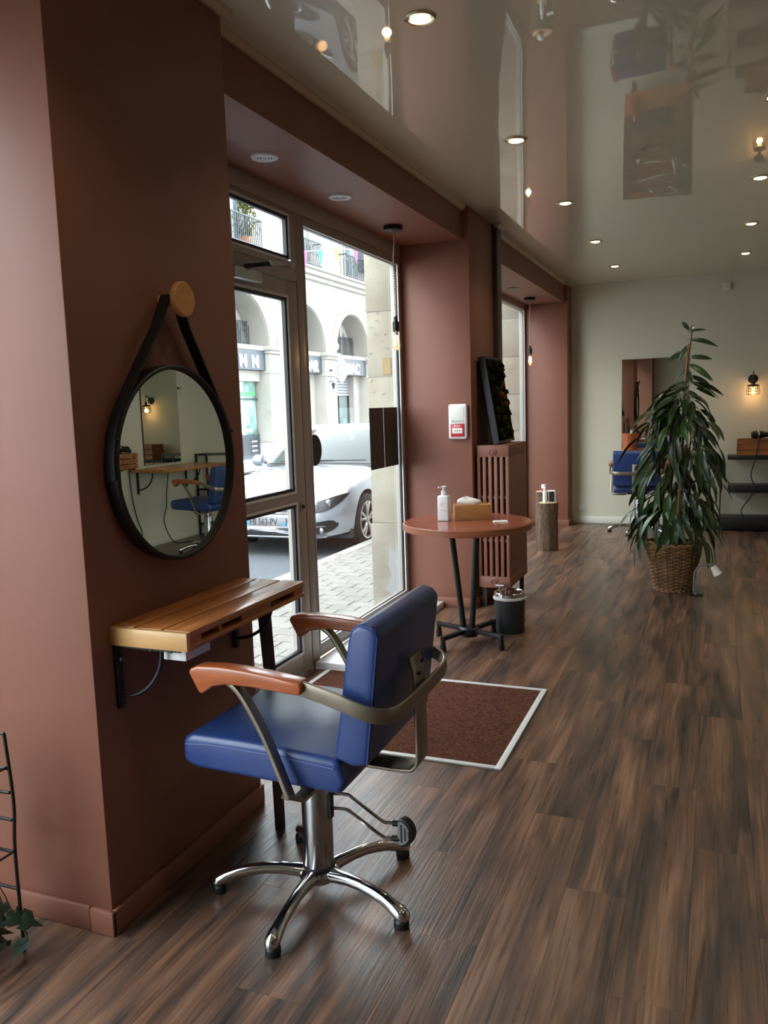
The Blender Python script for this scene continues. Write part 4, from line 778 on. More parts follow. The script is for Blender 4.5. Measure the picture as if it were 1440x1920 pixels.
t = thing('black_side_rack', 'black metal side rack behind the right-hand chair, seen in the round mirror', 'rack', (2.55, 8.62, 0))
for x in (2.32, 2.80):
    for y in (8.52, 8.74): MB().box(x - 0.01, x + 0.01, y - 0.01, y + 0.01, 0, 1.0).build('upright', 'black_metal', t)
for z in (0.98, 0.55, 0.12): MB().box(2.32, 2.80, 8.51, 8.75, z, z + 0.02).build('shelf_board', 'black_metal', t)
t = thing('wall_hook', 'small black hook on the right wall beside the tall mirror', 'hook', (XR, 8.26, 1.78))
MB().cyl((XR, 8.27, 1.80), (XR - 0.012, 8.27, 1.80), 0.012, n=14).build('plate', 'black_metal', t); MB().tube([(XR - 0.01, 8.27, 1.80), (XR - 0.04, 8.27, 1.79), (XR - 0.045, 8.27, 1.815)], 0.004, 6).build('peg', 'black_metal', t)

# ================================================================== plant stand at the left edge
t = thing('plant_stand', 'black wire plant stand at the left edge beside the brown pier', 'plant stand', (-1.90, 1.58, 0))
for x, y in ((-1.795, 1.60), (-2.02, 1.60), (-1.795, 1.50), (-2.02, 1.50)): MB().tube(smooth_path([(x, y, 0.0), (x, y, 0.3), (x + (0.012 if x > -1.9 else -0.012), y, 0.45), (x, y, 0.645)], 5), 0.005, 7).build('upright', 'black_metal', t)
for z in (0.645, 0.545, 0.475, 0.395, 0.30, 0.19):
    for y in (1.60, 1.50): MB().tube([(-2.02, y, z), (-1.795, y, z)], 0.0045, 6).build('rung', 'black_metal', t)
for z in (0.30, 0.545):
    for x in (-2.02, -1.93, -1.87, -1.795): MB().tube([(x, 1.50, z + 0.004), (x, 1.60, z + 0.004)], 0.0035, 6).build('shelf_wire', 'black_metal', t)
def ivy(label, root, spots, nm='ivy_plant'):
    t = thing(nm, label, 'plant', root)
    MB().lathe([(0, 0), (0.032, 0), (0.042, 0.08), (0.038, 0.08), (0.03, 0.02), (0, 0.02)], root, 24).build('pot', 'grey_bin', t)
    q = random.Random(len(spots)); b = MB(); pts = [(0, 0), (0.018, 0.022), (0.012, 0.034), (0.038, 0.034), (0.052, 0.012), (0.085, 0), (0.052, -0.012), (0.038, -0.034), (0.012, -0.034), (0.018, -0.022)]
    b.add([(0.035, 0, 0.006)] + [(a_, b_, 0) for a_, b_ in pts], [(0, i + 1, (i + 1) % 10 + 1) for i in range(10)]); me = b.mesh('ivy_leaf', ang=80, fix=False); me.materials.append(MATS['ivy'])
    for x, y, z, az, pi_, s_ in spots:
        MB().tube(smooth_path([(root[0], root[1], root[2] + 0.07), ((root[0] + x) / 2, (root[1] + y) / 2, max(z, root[2]) + 0.09), (x, y, z)], 4), 0.0018, 4).build('vine', 'stem', t)
        o = bpy.data.objects.new('ivy_leaf', me); COL.objects.link(o); o.parent = t; o.location = Vector((x, y, z)) - Vector(root); o.rotation_euler = (q.uniform(-0.6, 0.6), pi_, az); o.scale = (s_, s_, s_)
qs = random.Random(2)
ivy('dark ivy on the floor under the wire plant stand', (-1.90, 1.56, 0.0), [(-1.90 + qs.uniform(-0.05, 0.13), 1.56 + qs.uniform(-0.12, 0.05), qs.uniform(0.05, 0.15), qs.uniform(-1.8, 0.9), qs.uniform(0.1, 0.7), qs.uniform(0.7, 1.1)) for _ in range(26)])
ivy('ivy in a small pot on the middle of the wire plant stand', (-1.93, 1.55, 0.305), [(-1.93 + qs.uniform(-0.08, 0.12), 1.55 + qs.uniform(-0.1, 0.04), qs.uniform(0.2, 0.52), qs.uniform(-1.8, 0.9), qs.uniform(0.2, 1.2), qs.uniform(0.4, 0.7)) for _ in range(24)])

# ================================================================== street
GZ, SZ = -0.14, -0.05
struct(MB().box(-11.2, -3.80, -12, 60, GZ - 0.1, GZ).build('road', 'asphalt'), 'grey asphalt street')
pv = struct(MB().box(-3.66, -2.22, -12, 30, SZ - 0.1, SZ - 0.008).build('pavement', 'joint', org=(-3, 8, SZ)), 'pavement of pale wavy interlocking pavers outside the door')
struct(MB().box(-13.3, -11.05, -12, 60, GZ - 0.1, SZ).build('pavement_opposite', 'curb_stone'), 'pavement on the far side of the street')
for k in range(14):
    y0 = 2.0 + k * 1.0; struct(MB().box(-3.80, -3.664, y0 + 0.006, y0 + 0.994, GZ - 0.05, SZ).build('curb_stone', 'curb_stone', bevel=0.01))
struct(MB().box(-11.2, -11.05, -12, 60, GZ - 0.05, SZ).build('curb_opposite', 'curb_stone', bevel=0.01))
# interlocking pavers: wavy long edges
def paver_mesh(lx, ly):
    g = 0.0028; n = 12; e = []
    wv = lambda u: 0.013 * math.sin(4 * PI * u)
    top = [(-lx / 2 + g + (lx - 2 * g) * i / n, ly / 2 - g + wv(i / n)) for i in range(n + 1)]; bot = [(-lx / 2 + g + (lx - 2 * g) * i / n, -ly / 2 + g + wv(i / n)) for i in range(n + 1)]
    ring = bot + top[::-1]; N_ = len(ring)
    b = MB(); cx_ = [(x * 0.965, y * 0.95, 0.0) for x, y in ring]
    b.add([(x, y, -0.008) for x, y in ring] + [(x, y, -0.0035) for x, y in ring] + cx_, [tuple(range(2 * N_, 3 * N_))] + [(i, (i + 1) % N_, N_ + (i + 1) % N_, N_ + i) for i in range(N_)] + [(N_ + i, N_ + (i + 1) % N_, 2 * N_ + (i + 1) % N_, 2 * N_ + i) for i in range(N_)])
    me = b.mesh('paver', fix=True, ang=20); me.materials.append(MATS['paver_stone']); return me
LX, LY = 0.24, 0.15; me = paver_mesh(LX, LY); cnt = 0; far = MB(); rq = random.Random(9)
for j in range(76):
    y = 2.55 + j * LY
    for i in range(7):
        x = -3.66 + LX * (i + 0.5) - (LX / 2 if j % 2 else 0) + 0.01
        if x - LX / 2 < -3.80 or x + LX / 2 > -2.21: continue
        if y < 4.3 and x > -2.95: continue
        if cnt < 290:
            o = bpy.data.objects.new('paver', me); COL.objects.link(o); o.parent = pv; o.location = (x + 3, y - 8, rq.uniform(-0.0015, 0.0015)); cnt += 1
        else: far.box(x - LX / 2 + 0.004, x + LX / 2 - 0.004, y - LY / 2 + 0.004, y + LY / 2 - 0.004, SZ - 0.008, SZ)
o = far.build('far_pavers', 'paver_stone', pv); o['kind'] = 'stuff'
t = thing('door_grate', 'galvanised metal foot grate in the pavement outside the door', 'grate', (-2.62, 3.65, SZ))
MB().box(-2.93, -2.32, 3.18, 4.2, SZ - 0.008, SZ - 0.004).build('pit', 'gasket', t)
for k in range(19): x = -2.92 + k * 0.033; MB().box(x - 0.005, x + 0.005, 3.19, 4.19, SZ - 0.006, SZ + 0.004).build('grate_bar', 'alu', t)
for k in range(24): y = 3.20 + k * 0.043; MB().box(-2.925, -2.325, y - 0.003, y + 0.003, SZ - 0.005, SZ + 0.003).build('cross_bar', 'alu', t)
# stone piers of our own building, outside the glass
def stone_pier(x0, x1, y0, y1, label, seed, zs):
    q = random.Random(seed); t = thing('stone_pier', label, 'pillar', ((x0 + x1) / 2, (y0 + y1) / 2, SZ), 0, 'stone piers outside the windows')
    MB().box(x0 - 0.012, x1, y0 - 0.012, y1, SZ, zs[0] - 0.004).build('rendered_base', 'render_own', t, bevel=0.01)
    for a, b in zip(zs, zs[1:]):
        d = q.uniform(-0.003, 0.003); MB().box(x0 + d, x1, y0 + d, y1, a + 0.003, b - 0.003).build('stone_block', 'stone_own', t, bevel=0.006)
    MB().box(x0 + 0.005, x1, y0 + 0.005, y1 - 0.01, zs[0] - 0.01, zs[-1]).build('mortar', 'facade_trim', t); return t
sp_ = stone_pier(-2.44, -2.216, 5.76, 6.75, 'pale worn stone pier outside the shop window beside the round table', 1, [0.62, 1.10, 1.72, 2.20, 2.68, 3.2])
rq = random.Random(4)
for k in range(22):                                         # pits and chips in the worn stone
    xx, zz = rq.uniform(-2.42, -2.24), rq.choice([rq.uniform(1.75, 2.65), rq.uniform(1.9, 2.6), rq.uniform(0.7, 1.7)])
    a = rq.uniform(-0.6, 0.6); l = rq.uniform(0.005, 0.022); MB().tube([(xx - l * math.cos(a), 5.758, zz - l * math.sin(a)), (xx, 5.7565, zz + rq.uniform(-0.006, 0.006)), (xx + l * math.cos(a), 5.758, zz + l * math.sin(a))], 0.004, 5, rs=[0.001, 0.0032, 0.001]).build('chip', 'curb_stone', sp_)
MB().prism([(-2.34, 5.744, 0.10), (-2.27, 5.744, 0.06), (-2.215, 5.744, 0.08), (-2.215, 5.744, 0.52), (-2.25, 5.744, 0.40), (-2.30, 5.744, 0.44), (-2.315, 5.744, 0.30), (-2.29, 5.744, 0.22)], (0, 0.006, 0)).build('repair_patch', 'patch_grey', sp_)
MB().box(-2.315, -2.25, 5.753, 5.760, 1.74, 1.86).build('plaster_patch', 'tan_patch', sp_)
stone_pier(-3.0, -2.216, 9.96, 11.2, 'pale stone pier of large blocks outside the far window', 2, [0.5, 1.15, 1.6, 2.05, 2.5, 2.95, 3.4])
t = thing('street_banner', 'narrow pink and blue banner hanging outside the far window', 'banner', (-2.72, 9.3, 1.2))
MB().box(-2.725, -2.715, 9.12, 9.30, 2.25, 2.75).build('pink_panel', 'flag_pink', t); MB().box(-2.725, -2.715, 9.12, 9.30, 1.95, 2.25).build('blue_panel', 'goods_blue', t); MB().box(-2.725, -2.715, 9.12, 9.30, 1.4, 1.95).build('white_panel', 'sign_white', t); MB().cyl((-2.74, 9.11, 0.0), (-2.74, 9.11, 3.0), 0.012, n=10).build('pole', 'iron', t)

# ================================================================== parked car (front towards the viewer)
CX, CY = -4.70, 8.02
t = thing('parked_car', 'silver hatchback parked at the kerb, its front facing the shop door', 'car', (CX, CY + 2.1, GZ))
Wc = 0.875
def cw(u): return Wc if u >= 0.55 else 0.44 + (Wc - 0.44) * math.sqrt(max(0, 1 - (1 - u / 0.55) ** 2))
def lerp(tab, u):
    for (a, b), (a2, b2) in zip(tab, tab[1:]):
        if a <= u <= a2:
            s_ = (u - a) / (a2 - a); s_ = s_ * s_ * (3 - 2 * s_); return b + (b2 - b) * s_
    return tab[0][1] if u < tab[0][0] else tab[-1][1]
top_c = [(0, 0.70), (0.12, 0.755), (0.45, 0.84), (0.9, 0.905), (1.25, 0.945), (1.45, 0.95), (4.0, 0.97), (4.25, 0.92)]
top_e = [(0, 0.62), (0.15, 0.68), (0.5, 0.77), (0.9, 0.825), (1.3, 0.87), (2.5, 0.90), (4.0, 0.90), (4.25, 0.85)]
bot = [(0, 0.22), (0.1, 0.19), (0.5, 0.20), (4.0, 0.22), (4.25, 0.32)]
us = [0, 0.01, 0.03, 0.06, 0.1, 0.15, 0.2, 0.27, 0.34, 0.42, 0.5, 0.6, 0.7, 0.8, 0.9, 1.0, 1.1, 1.2, 1.3, 1.45, 1.7, 2.0, 2.4, 2.8, 3.0, 3.2, 3.4, 3.6, 3.8, 3.95, 4.08, 4.17, 4.25]
def shear(u, z): return u + max(0.0, z - 0.52) * 0.9 * max(0, 1 - u / 0.5) + 0.02 * math.cos((z - 0.36) * 9) * -max(0, 1 - u / 0.2)
rows = []
for u in us:
    w_ = cw(u) if u < 3.7 else Wc * math.sqrt(max(0.2, 1 - ((u - 3.7) / 0.9) ** 2)); tc, te, zb = lerp(top_c, u), lerp(top_e, u), lerp(bot, u)
    half = [(0.0, zb), (0.5, zb), (0.86, zb + 0.005), (0.955, zb + 0.04), (0.985, zb + 0.12), (1.0, zb + (te - zb) * 0.45), (1.0, zb + (te - zb) * 0.62), (0.985, te - 0.05), (0.965, te - 0.015), (0.93, te + 0.008), (0.88, te + (tc - te) * 0.32), (0.72, te + (tc - te) * 0.66), (0.5, te + (tc - te) * 0.86), (0.25, te + (tc - te) * 0.97), (0.0, tc)]
    ring = [(v * w_, z) for v, z in half] + [(-v * w_, z) for v, z in half[-2:0:-1]]
    rows.append([(CX + v, CY + shear(u, z), GZ + z) for v, z in ring])
b = MB().grid(rows, True); n = len(rows[0]); b.f.append(tuple(range(n))[::-1]); b.f.append(tuple(range(n * (len(rows) - 1), n * len(rows))))
body = b.build('body', 'car_paint', t, ang=42)
AX = (0.88, 3.48)                                          # axles
cut = MB()
for a in AX:
    for s in (-1, 1): cut.cyl((CX + s * 0.60, CY + a, GZ + 0.32), (CX + s * 1.2, CY + a, GZ + 0.32), 0.365, n=40)
cut.box(CX - 1, CX + 1, CY - 1, CY + 6, GZ - 1, GZ + 0.10)
co = cut.build('cutter', 'car_black', t); md = body.modifiers.new('cut', 'BOOLEAN'); md.object = co; md.operation = 'DIFFERENCE'; md.solver = 'EXACT'
bpy.context.view_layer.update(); dg = bpy.context.evaluated_depsgraph_get(); nm = bpy.data.meshes.new_from_object(body.evaluated_get(dg)); body.modifiers.clear(); body.data = nm
for p_ in nm.polygons: p_.use_smooth = True
nm.set_sharp_from_angle(angle=math.radians(42)); bpy.data.objects.remove(co)
MB().box(CX - 0.84, CX + 0.84, CY + 0.45, CY + 4.0, GZ + 0.16, GZ + 0.5).build('underbody', 'car_black', t)
for a in AX:
    for s in (-1, 1):
        xo = CX + s * 0.872; dx = s
        wl = MB().lathe([(0.20, -0.20 * dx), (0.29, -0.20 * dx), (0.318, -0.17 * dx), (0.322, -0.10 * dx), (0.318, -0.02 * dx), (0.295, 0.0), (0.225, 0.0), (0.215, -0.03 * dx)], (xo, CY + a, GZ + 0.32), 44, 'x').build('wheel', 'tyre', t, ang=60)
        MB().lathe([(0.0, -0.055 * dx), (0.22, -0.06 * dx)], (xo, CY + a, GZ + 0.32), 36, 'x').build('brake_disc', 'car_black', wl)
        MB().lathe([(0.205, -0.03 * dx), (0.207, 0.001 * dx), (0.226, 0.005 * dx), (0.228, -0.03 * dx)], (xo, CY + a, GZ + 0.32), 44, 'x').build('rim', 'rim', wl)
        if a == AX[0] or s > 0:
            for k in range(5):
                for dd in (-0.20, 0.20):
                    g1 = 2 * PI * k / 5 + 0.3; g2 = g1 + dd
                    MB().strip([(xo - 0.015 * dx, CY + a + 0.03 * math.cos(g1 + dd * 0.4), GZ + 0.32 + 0.03 * math.sin(g1 + dd * 0.4)), (xo - 0.002 * dx, CY + a + 0.12 * math.cos(g1 + dd * 0.8), GZ + 0.32 + 0.12 * math.sin(g1 + dd * 0.8)), (xo - 0.006 * dx, CY + a + 0.212 * math.cos(g2), GZ + 0.32 + 0.212 * math.sin(g2))], [0.03, 0.026, 0.034], 0.02, (0, -math.sin(g1), math.cos(g1))).build('spoke', 'rim', wl, bevel=0.003)
        MB().lathe([(0.045, -0.04 * dx), (0.042, 0.0), (0.02, 0.004 * dx), (0, 0.004 * dx)], (xo, CY + a, GZ + 0.32), 20, 'x').build('hub_cap', 'rim', wl)
# greenhouse: roof, glazing and pillars
def gp(v, u, z): return (CX + v, CY + u, GZ + z)
roofs = []
for u, z, w_ in ((1.98, 1.375, 0.56), (2.15, 1.41, 0.60), (2.6, 1.43, 0.62), (3.2, 1.41, 0.61), (3.75, 1.355, 0.57), (3.92, 1.31, 0.55)):
    roofs.append([gp(v * w_, u + 0.05 * (v * v) * (1 if u < 2.2 else 0), z - 0.035 * v * v - (0.02 if abs(v) > 0.95 else 0)) for v in (-1, -0.7, -0.35, 0, 0.35, 0.7, 1)])
rb = MB().grid(roofs); rb.grid([[(q[0], q[1], q[2] - 0.03) for q in R_] for R_ in roofs]); rb.build('roof', 'car_paint', t, ang=50)
ws = []
for i in range(7):
    s_ = i / 6; ws.append([gp(v * (0.76 + (0.56 - 0.76) * s_), 1.22 + (1.98 - 1.22) * s_ + v * v * (0.20 - 0.15 * s_), 0.945 + (1.375 - 0.945) * s_ + 0.03 * math.sin(s_ * PI) - 0.035 * v * v * s_ - 0.03 * v * v * (1 - s_)) for v in (-1, -0.7, -0.35, 0, 0.35, 0.7, 1)])
wsb = MB().grid(ws); wsb.grid([[(q[0], q[1] + 0.02, q[2] - 0.02) for q in R_] for R_ in ws]); wsb.build('windscreen', 'car_glass', t, ang=60)
for s in (-1, 1):
    A = [gp(s * 0.765, 1.42, 0.925), gp(s * 0.565, 2.03, 1.335)]; MB().tube([A[0], gp(s * 0.66, 1.74, 1.16), A[1], gp(s * 0.60, 2.3, 1.385), gp(s * 0.61, 3.2, 1.375), gp(s * 0.56, 3.95, 1.27), gp(s * 0.74, 4.15, 0.93)], 0.035, 8).build('pillar_rail', 'car_paint', t)
    MB().prism([gp(s * 0.80, 1.45, 0.90), gp(s * 0.60, 2.1, 1.35), gp(s * 0.615, 3.1, 1.37), gp(s * 0.60, 3.75, 1.29), gp(s * 0.80, 4.0, 0.90)], (-s * 0.02, 0, 0)).build('side_window', 'car_glass', t)
    MB().box(CX + s * 0.735 - 0.02, CX + s * 0.735 + 0.02, CY + 2.72, CY + 2.80, GZ + 0.9, GZ + 1.33).build('door_pillar', 'car_black', t)
    m_ = MB(); bm = None
    m_.lathe([(0.0, -0.10), (0.05, -0.095), (0.075, -0.06), (0.08, 0.0), (0.07, 0.05), (0.0, 0.06)], (CX + s * 1.0, CY + 1.62, GZ + 0.98), 18, 'x', wob=lambda a, z: 1.0)
    mo = m_.build('wing_mirror', 'car_paint', t, ang=60); MB().tube([gp(s * 0.80, 1.64, 0.93), gp(s * 0.93, 1.62, 0.955)], 0.02, 8).build('mirror_stalk', 'car_black', mo)
MB().prism([gp(-0.72, 3.98, 0.93), gp(-0.54, 3.93, 1.28), gp(0.54, 3.93, 1.28), gp(0.72, 3.98, 0.93)], (0, 0.15, 0)).build('rear_window', 'car_glass', t)
MB().strip([gp(-0.70, 1.34, 0.955), gp(-0.3, 1.18, 0.968), gp(0.3, 1.17, 0.968), gp(0.74, 1.32, 0.95)], 0.05, 0.012, (0, 1, 0)).build('cowl', 'car_black', t)
for v0, v1 in ((-0.45, 0.25), (0.05, 0.68)): MB().strip([gp(v0, 1.20, 0.985), gp((v0 + v1) / 2, 1.24, 1.0), gp(v1, 1.33, 0.995)], 0.012, 0.014, (0, 1, 0)).build('wiper', 'car_black', t)
# nose details follow the front surface
def fu(v, z): 
    a = abs(v); u = 0.0 if a <= 0.44 else 0.55 * (1 - math.sqrt(max(0, 1 - ((a - 0.44) / (Wc - 0.44)) ** 2)))
    return shear(u, z)
def patch(vz, off, th=0.01): # outline rows: list of (v, zlow, zhigh)
    rows = [[(CX + v, CY + fu(v, z0 + (z1 - z0) * k / 4) - off, GZ + z0 + (z1 - z0) * k / 4) for k in range(5)] for v, z0, z1 in vz]; b = MB().grid(rows)
    b.grid([[(q[0], q[1] + th + off, q[2]) for q in R_] for R_ in rows]); return b
MB().box(CX - 0.34, CX + 0.34, CY - 0.012, CY + 0.02, GZ + 0.235, GZ + 0.336).build('lower_grille', 'car_black', t, bevel=0.01)
for z in (0.255, 0.28, 0.305): MB().box(CX - 0.33, CX + 0.33, CY - 0.017, CY - 0.011, GZ + z, GZ + z + 0.006).build('grille_bar', 'gasket', t)
patch([(-0.40 + 0.08 * i, 0.505, 0.585) for i in range(11)], 0.016).build('upper_grille', 'car_black', t)
patch([(-0.42 + 0.084 * i, 0.583, 0.592) for i in range(11)], 0.02).build('grille_chrome', 'chrome', t); patch([(-0.42 + 0.084 * i, 0.498, 0.506) for i in range(11)], 0.02).build('grille_chrome', 'chrome', t)
patch([(-0.70 + 0.14 * i, 0.222, 0.232) for i in range(11)], 0.016).build('bumper_chrome', 'chrome', t)
for s in (-1, 1):
    hl = patch([(s * v, z0, z1) for v, z0, z1 in ((0.44, 0.51, 0.555), (0.50, 0.505, 0.585), (0.56, 0.505, 0.61), (0.62, 0.51, 0.635), (0.68, 0.52, 0.657), (0.74, 0.545, 0.675), (0.79, 0.585, 0.69), (0.83, 0.64, 0.70), (0.85, 0.68, 0.704))], 0.014).build('headlight', 'car_black', t, ang=60)
    for v in (0.585, 0.70):
        z = 0.565 + (v - 0.585) * 0.28; u_ = fu(v, z); MB().lathe([(0.0, -0.02), (0.034, -0.018), (0.045, -0.03), (0.048, -0.028), (0.046, -0.005)], gp(s * v, u_, z), 22, 'y').build('lamp_unit', 'lamp_lens', hl)
    patch([(s * v, z1 - 0.012, z1 + 0.002) for v, z1 in ((0.44, 0.557), (0.50, 0.586), (0.56, 0.611), (0.62, 0.636), (0.68, 0.657), (0.74, 0.676), (0.79, 0.691), (0.83, 0.701), (0.85, 0.705))], 0.019).build('light_strip', 'sign_white', hl, ang=60)
    fg = patch([(s * v, z0, z1) for v, z0, z1 in ((0.46, 0.27, 0.38), (0.55, 0.265, 0.385), (0.64, 0.265, 0.40), (0.72, 0.28, 0.41), (0.76, 0.305, 0.405), (0.79, 0.34, 0.37))], 0.014).build('fog_surround', 'car_black', t, ang=60)
    z = 0.30; v = 0.655; MB().lathe([(0.0, -0.02), (0.026, -0.018), (0.034, -0.014), (0.034, 0.0)], gp(s * v, fu(v, z), z), 20, 'y').build('fog_lamp', 'lamp_lens', fg); patch([(s * q, 0.345, 0.353) for q in (0.46, 0.53, 0.60, 0.66, 0.70)], 0.018).build('fog_trim', 'chrome', fg)
pl = MB().box(CX - 0.26, CX + 0.26, CY - 0.022, CY - 0.014, GZ + 0.345, GZ + 0.455).build('number_plate', 'plate_white', t, bevel=0.002)
MB().box(CX - 0.26, CX - 0.215, CY - 0.0235, CY - 0.02, GZ + 0.345, GZ + 0.455).build('plate_band', 'plate_blue', pl); MB().box(CX + 0.215, CX + 0.26, CY - 0.0235, CY - 0.02, GZ + 0.345, GZ + 0.397).build('plate_band', 'plate_blue', pl)
text_mesh('plate_text', 'FB 563-PV', 0.105, 'ink', pl, Matrix.Translation((CX - 0.205, CY - 0.0235, GZ + 0.363)) @ Matrix.Rotation(PI / 2, 4, 'X') @ Matrix.Diagonal((0.80, 1, 1, 1)), 0.001, bold=0.001)
MB().lathe([(0.0, -0.006), (0.035, -0.004), (0.04, 0.0)], gp(0, fu(0, 0.66) + 0.0, 0.66), 20, 'y').build('badge', 'chrome', t)

# ================================================================== buildings across the street
FX = -13.5; PT = 4.15; BC = [17.95 + PT * k for k in range(6)]; R0 = 1.60; ZS = 3.55; ZT = 6.05
t = thing('arcade_building', 'white stone building with an arcade of round arches across the street', 'building', (FX, 28, SZ))
def fbox(name, m, y0, y1, z0, z1, d0=0.0, d1=0.1, par=None, bv=0): # d: depth towards the street (+x)
    return MB().box(FX + d0, FX + d1, y0, y1, z0, z1).build(name, m, par or t, bevel=bv)
for k, yc in enumerate(BC):
    b = MB(); N_ = 20; A = [(yc - R0 * math.cos(PI * i / N_), ZS + R0 * math.sin(PI * i / N_)) for i in range(N_ + 1)]
    y0, y1 = yc - PT / 2, yc + PT / 2
    fr_ = [(y0, ZS)] + A + [(y1, ZS)]; tp = [(y0, ZT)] + [(a[0], ZT) for a in A] + [(y1, ZT)]
    b.grid([[(FX, q[0], q[1]) for q in fr_], [(FX, q[0], q[1]) for q in tp]]); b.grid([[(FX, q[0], q[1]) for q in A], [(FX - 0.8, q[0], q[1]) for q in A]])
    b.build('arch_wall', 'facade_stone', t, ang=40)
    for rr, dd in ((R0 + 0.02, 0.07), (R0 + 0.2, 0.05)):
        ring = MB(); P = [(yc - rr * math.cos(PI * i / N_), ZS + rr * math.sin(PI * i / N_)) for i in range(N_ + 1)]; Q = [(yc - (rr + 0.16) * math.cos(PI * i / N_), ZS + (rr + 0.16) * math.sin(PI * i / N_)) for i in range(N_ + 1)]
        ring.grid([[(FX, *q) for q in P], [(FX + dd, *q) for q in P], [(FX + dd, *q) for q in Q], [(FX, *q) for q in Q]]); ring.build('archivolt', 'facade_trim', t, ang=40)
    # glazing behind the arch
    fbox('arch_back', 'facade_trim', yc - R0, yc + R0, SZ, ZS + R0, -0.85, -0.8)
    g = MB(); H = [(yc - 1.28 * math.cos(PI * i / 16), ZS + 0.05 + 1.28 * math.sin(PI * i / 16)) for i in range(17)]; g.prism([(FX - 0.8, *q) for q in H], (0.03, 0, 0)); wn = g.build('arch_window', 'window_dark', t)
    for yy in (-0.5, 0.5): fbox('window_post', 'facade_trim', yc + yy - 0.09, yc + yy + 0.09, ZS, ZS + 1.2, -0.77, -0.70, wn)
    rl = MB(); rl.box(FX - 0.62, FX - 0.59, yc - 1.5, yc + 1.5, ZS + 0.78, ZS + 0.82).box(FX - 0.62, FX - 0.59, yc - 1.5, yc + 1.5, ZS + 0.06, ZS + 0.09)
    for i in range(25):
        yy = yc - 1.44 + i * 0.12; rl.box(FX - 0.615, FX - 0.595, yy - 0.012, yy + 0.012, ZS + 0.06, ZS + 0.8)
    for i in range(6):
        yy = yc - 1.2 + i * 0.48; rl.tube([(FX - 0.605, yy + 0.12 * math.cos(a), ZS + 0.62 + 0.12 * math.sin(a)) for a in [2 * PI * j / 10 for j in range(10)]], 0.014, 4, closed=True)
    rl.build('railing', 'iron', t)['kind'] = 'stuff'
    fbox('ledge', 'facade_trim', yc - R0, yc + R0, ZS - 0.13, ZS + 0.02, -0.75, -0.12, bv=0.01)
    fbox('sign_band', 'shop_dark', yc - R0 + 0.02, yc + R0 - 0.02, 2.80, ZS - 0.14, -0.6, -0.12)
    # pier with capital on the right of each bay
    fbox('pier', 'facade_stone', yc + R0, yc + PT - R0, SZ, ZS - 0.22, -0.85, 0.02, bv=0.02); fbox('capital', 'facade_trim', yc + R0 - 0.1, yc + PT - R0 + 0.1, ZS - 0.12, ZS + 0.02, -0.6, 0.2, bv=0.03); fbox('capital', 'facade_trim', yc + R0 - 0.04, yc + PT - R0 + 0.04, ZS - 0.22, ZS - 0.12, -0.6, 0.11, bv=0.02)
    fbox('pier_band', 'facade_trim', yc + R0 - 0.02, yc + PT - R0 + 0.02, 2.70, 2.80, -0.6, 0.06, bv=0.01)
    fbox('plinth', 'curb_stone', yc + R0 - 0.04, yc + PT - R0 + 0.04, SZ, 0.45, -0.8, 0.05, bv=0.01)
    if k == 1:                                           # corner shop with a wide window
        sw = fbox('shop_window', 'shop_window', yc - R0 + 0.1, yc + R0 - 0.12, 0.75, 2.45, -0.62, -0.5); fbox('window_rail', 'facade_trim', yc - R0 + 0.02, yc + R0 - 0.02, 2.45, 2.79, -0.65, -0.35); fbox('window_rail', 'shop_dark', yc - R0 + 0.05, yc + R0 - 0.05, 1.86, 1.92, -0.5, -0.45, sw)
        fbox('green_strip', 'green_band', yc - R0 + 0.1, yc + R0 - 0.15, 1.98, 2.12, -0.5, -0.49, sw); fbox('stall_riser', 'shop_dark', yc - R0 + 0.05, yc + R0 - 0.05, SZ, 0.75, -0.65, -0.45)
        for q in (0.15, 0.75, 1.25): fbox('riser_panel', 'iron', yc + q - 0.26, yc + q + 0.2, 0.08, 0.64, -0.45, -0.44)
        for i in range(3): fbox('opening_hours', 'sign_white', yc + 1.02, yc + 1.35, 0.2 + i * 0.15, 0.24 + i * 0.15, -0.44, -0.435)
        MT = lambda y, z: Matrix.Translation((FX - 0.105, y, z)) @ Matrix.Rotation(PI / 2, 4, 'Z') @ Matrix.Rotation(PI / 2, 4, 'X')
        text_mesh('shop_sign', 'N', 0.52, 'sign_white', t, MT(yc + 0.0, 2.88) , 0.02, bold=0.02); text_mesh('shop_sign', 'N', 0.52, 'sign_white', t, MT(yc + 0.72, 2.88), 0.02, bold=0.02)
        text_mesh('window_lettering', 'Co', 0.75, 'sign_white', sw, Matrix.Translation((FX - 0.49, yc + 0.1, 1.05)) @ Matrix.Rotation(PI / 2, 4, 'Z') @ Matrix.Rotation(PI / 2, 4, 'X'), 0.005)
        fbox('window_print', 'sign_white', yc + 0.3, yc + 1.2, 0.82, 0.95, -0.5, -0.495, sw); fbox('window_print', 'lavender', yc + 0.6, yc + 0.95, 1.2, 1.4, -0.5, -0.495, sw)
    else:
        sh = fbox('shop_door', 'window_dark', yc - R0 + 0.65, yc + R0 - 0.6, SZ, 2.0, -0.8, -0.72)
        fbox('shop_wall', 'facade_stone', yc - R0, yc - R0 + 0.65, SZ, 2.8, -0.8, -0.45); fbox('shop_wall', 'facade_stone', yc + R0 - 0.6, yc + R0, SZ, 2.8, -0.8, -0.45)
        for i in range(7): fbox('shutter_slat', 'shutter_metal', yc - R0 + 0.65, yc + R0 - 0.6, 2.0 + i * 0.115, 2.10 + i * 0.115, -0.72, -0.66, bv=0.01)
        for q in (-0.9, -0.02, 0.93): fbox('door_frame', 'car_black', yc + q - 0.035, yc + q + 0.035, SZ, 2.0, -0.72, -0.66, sh)
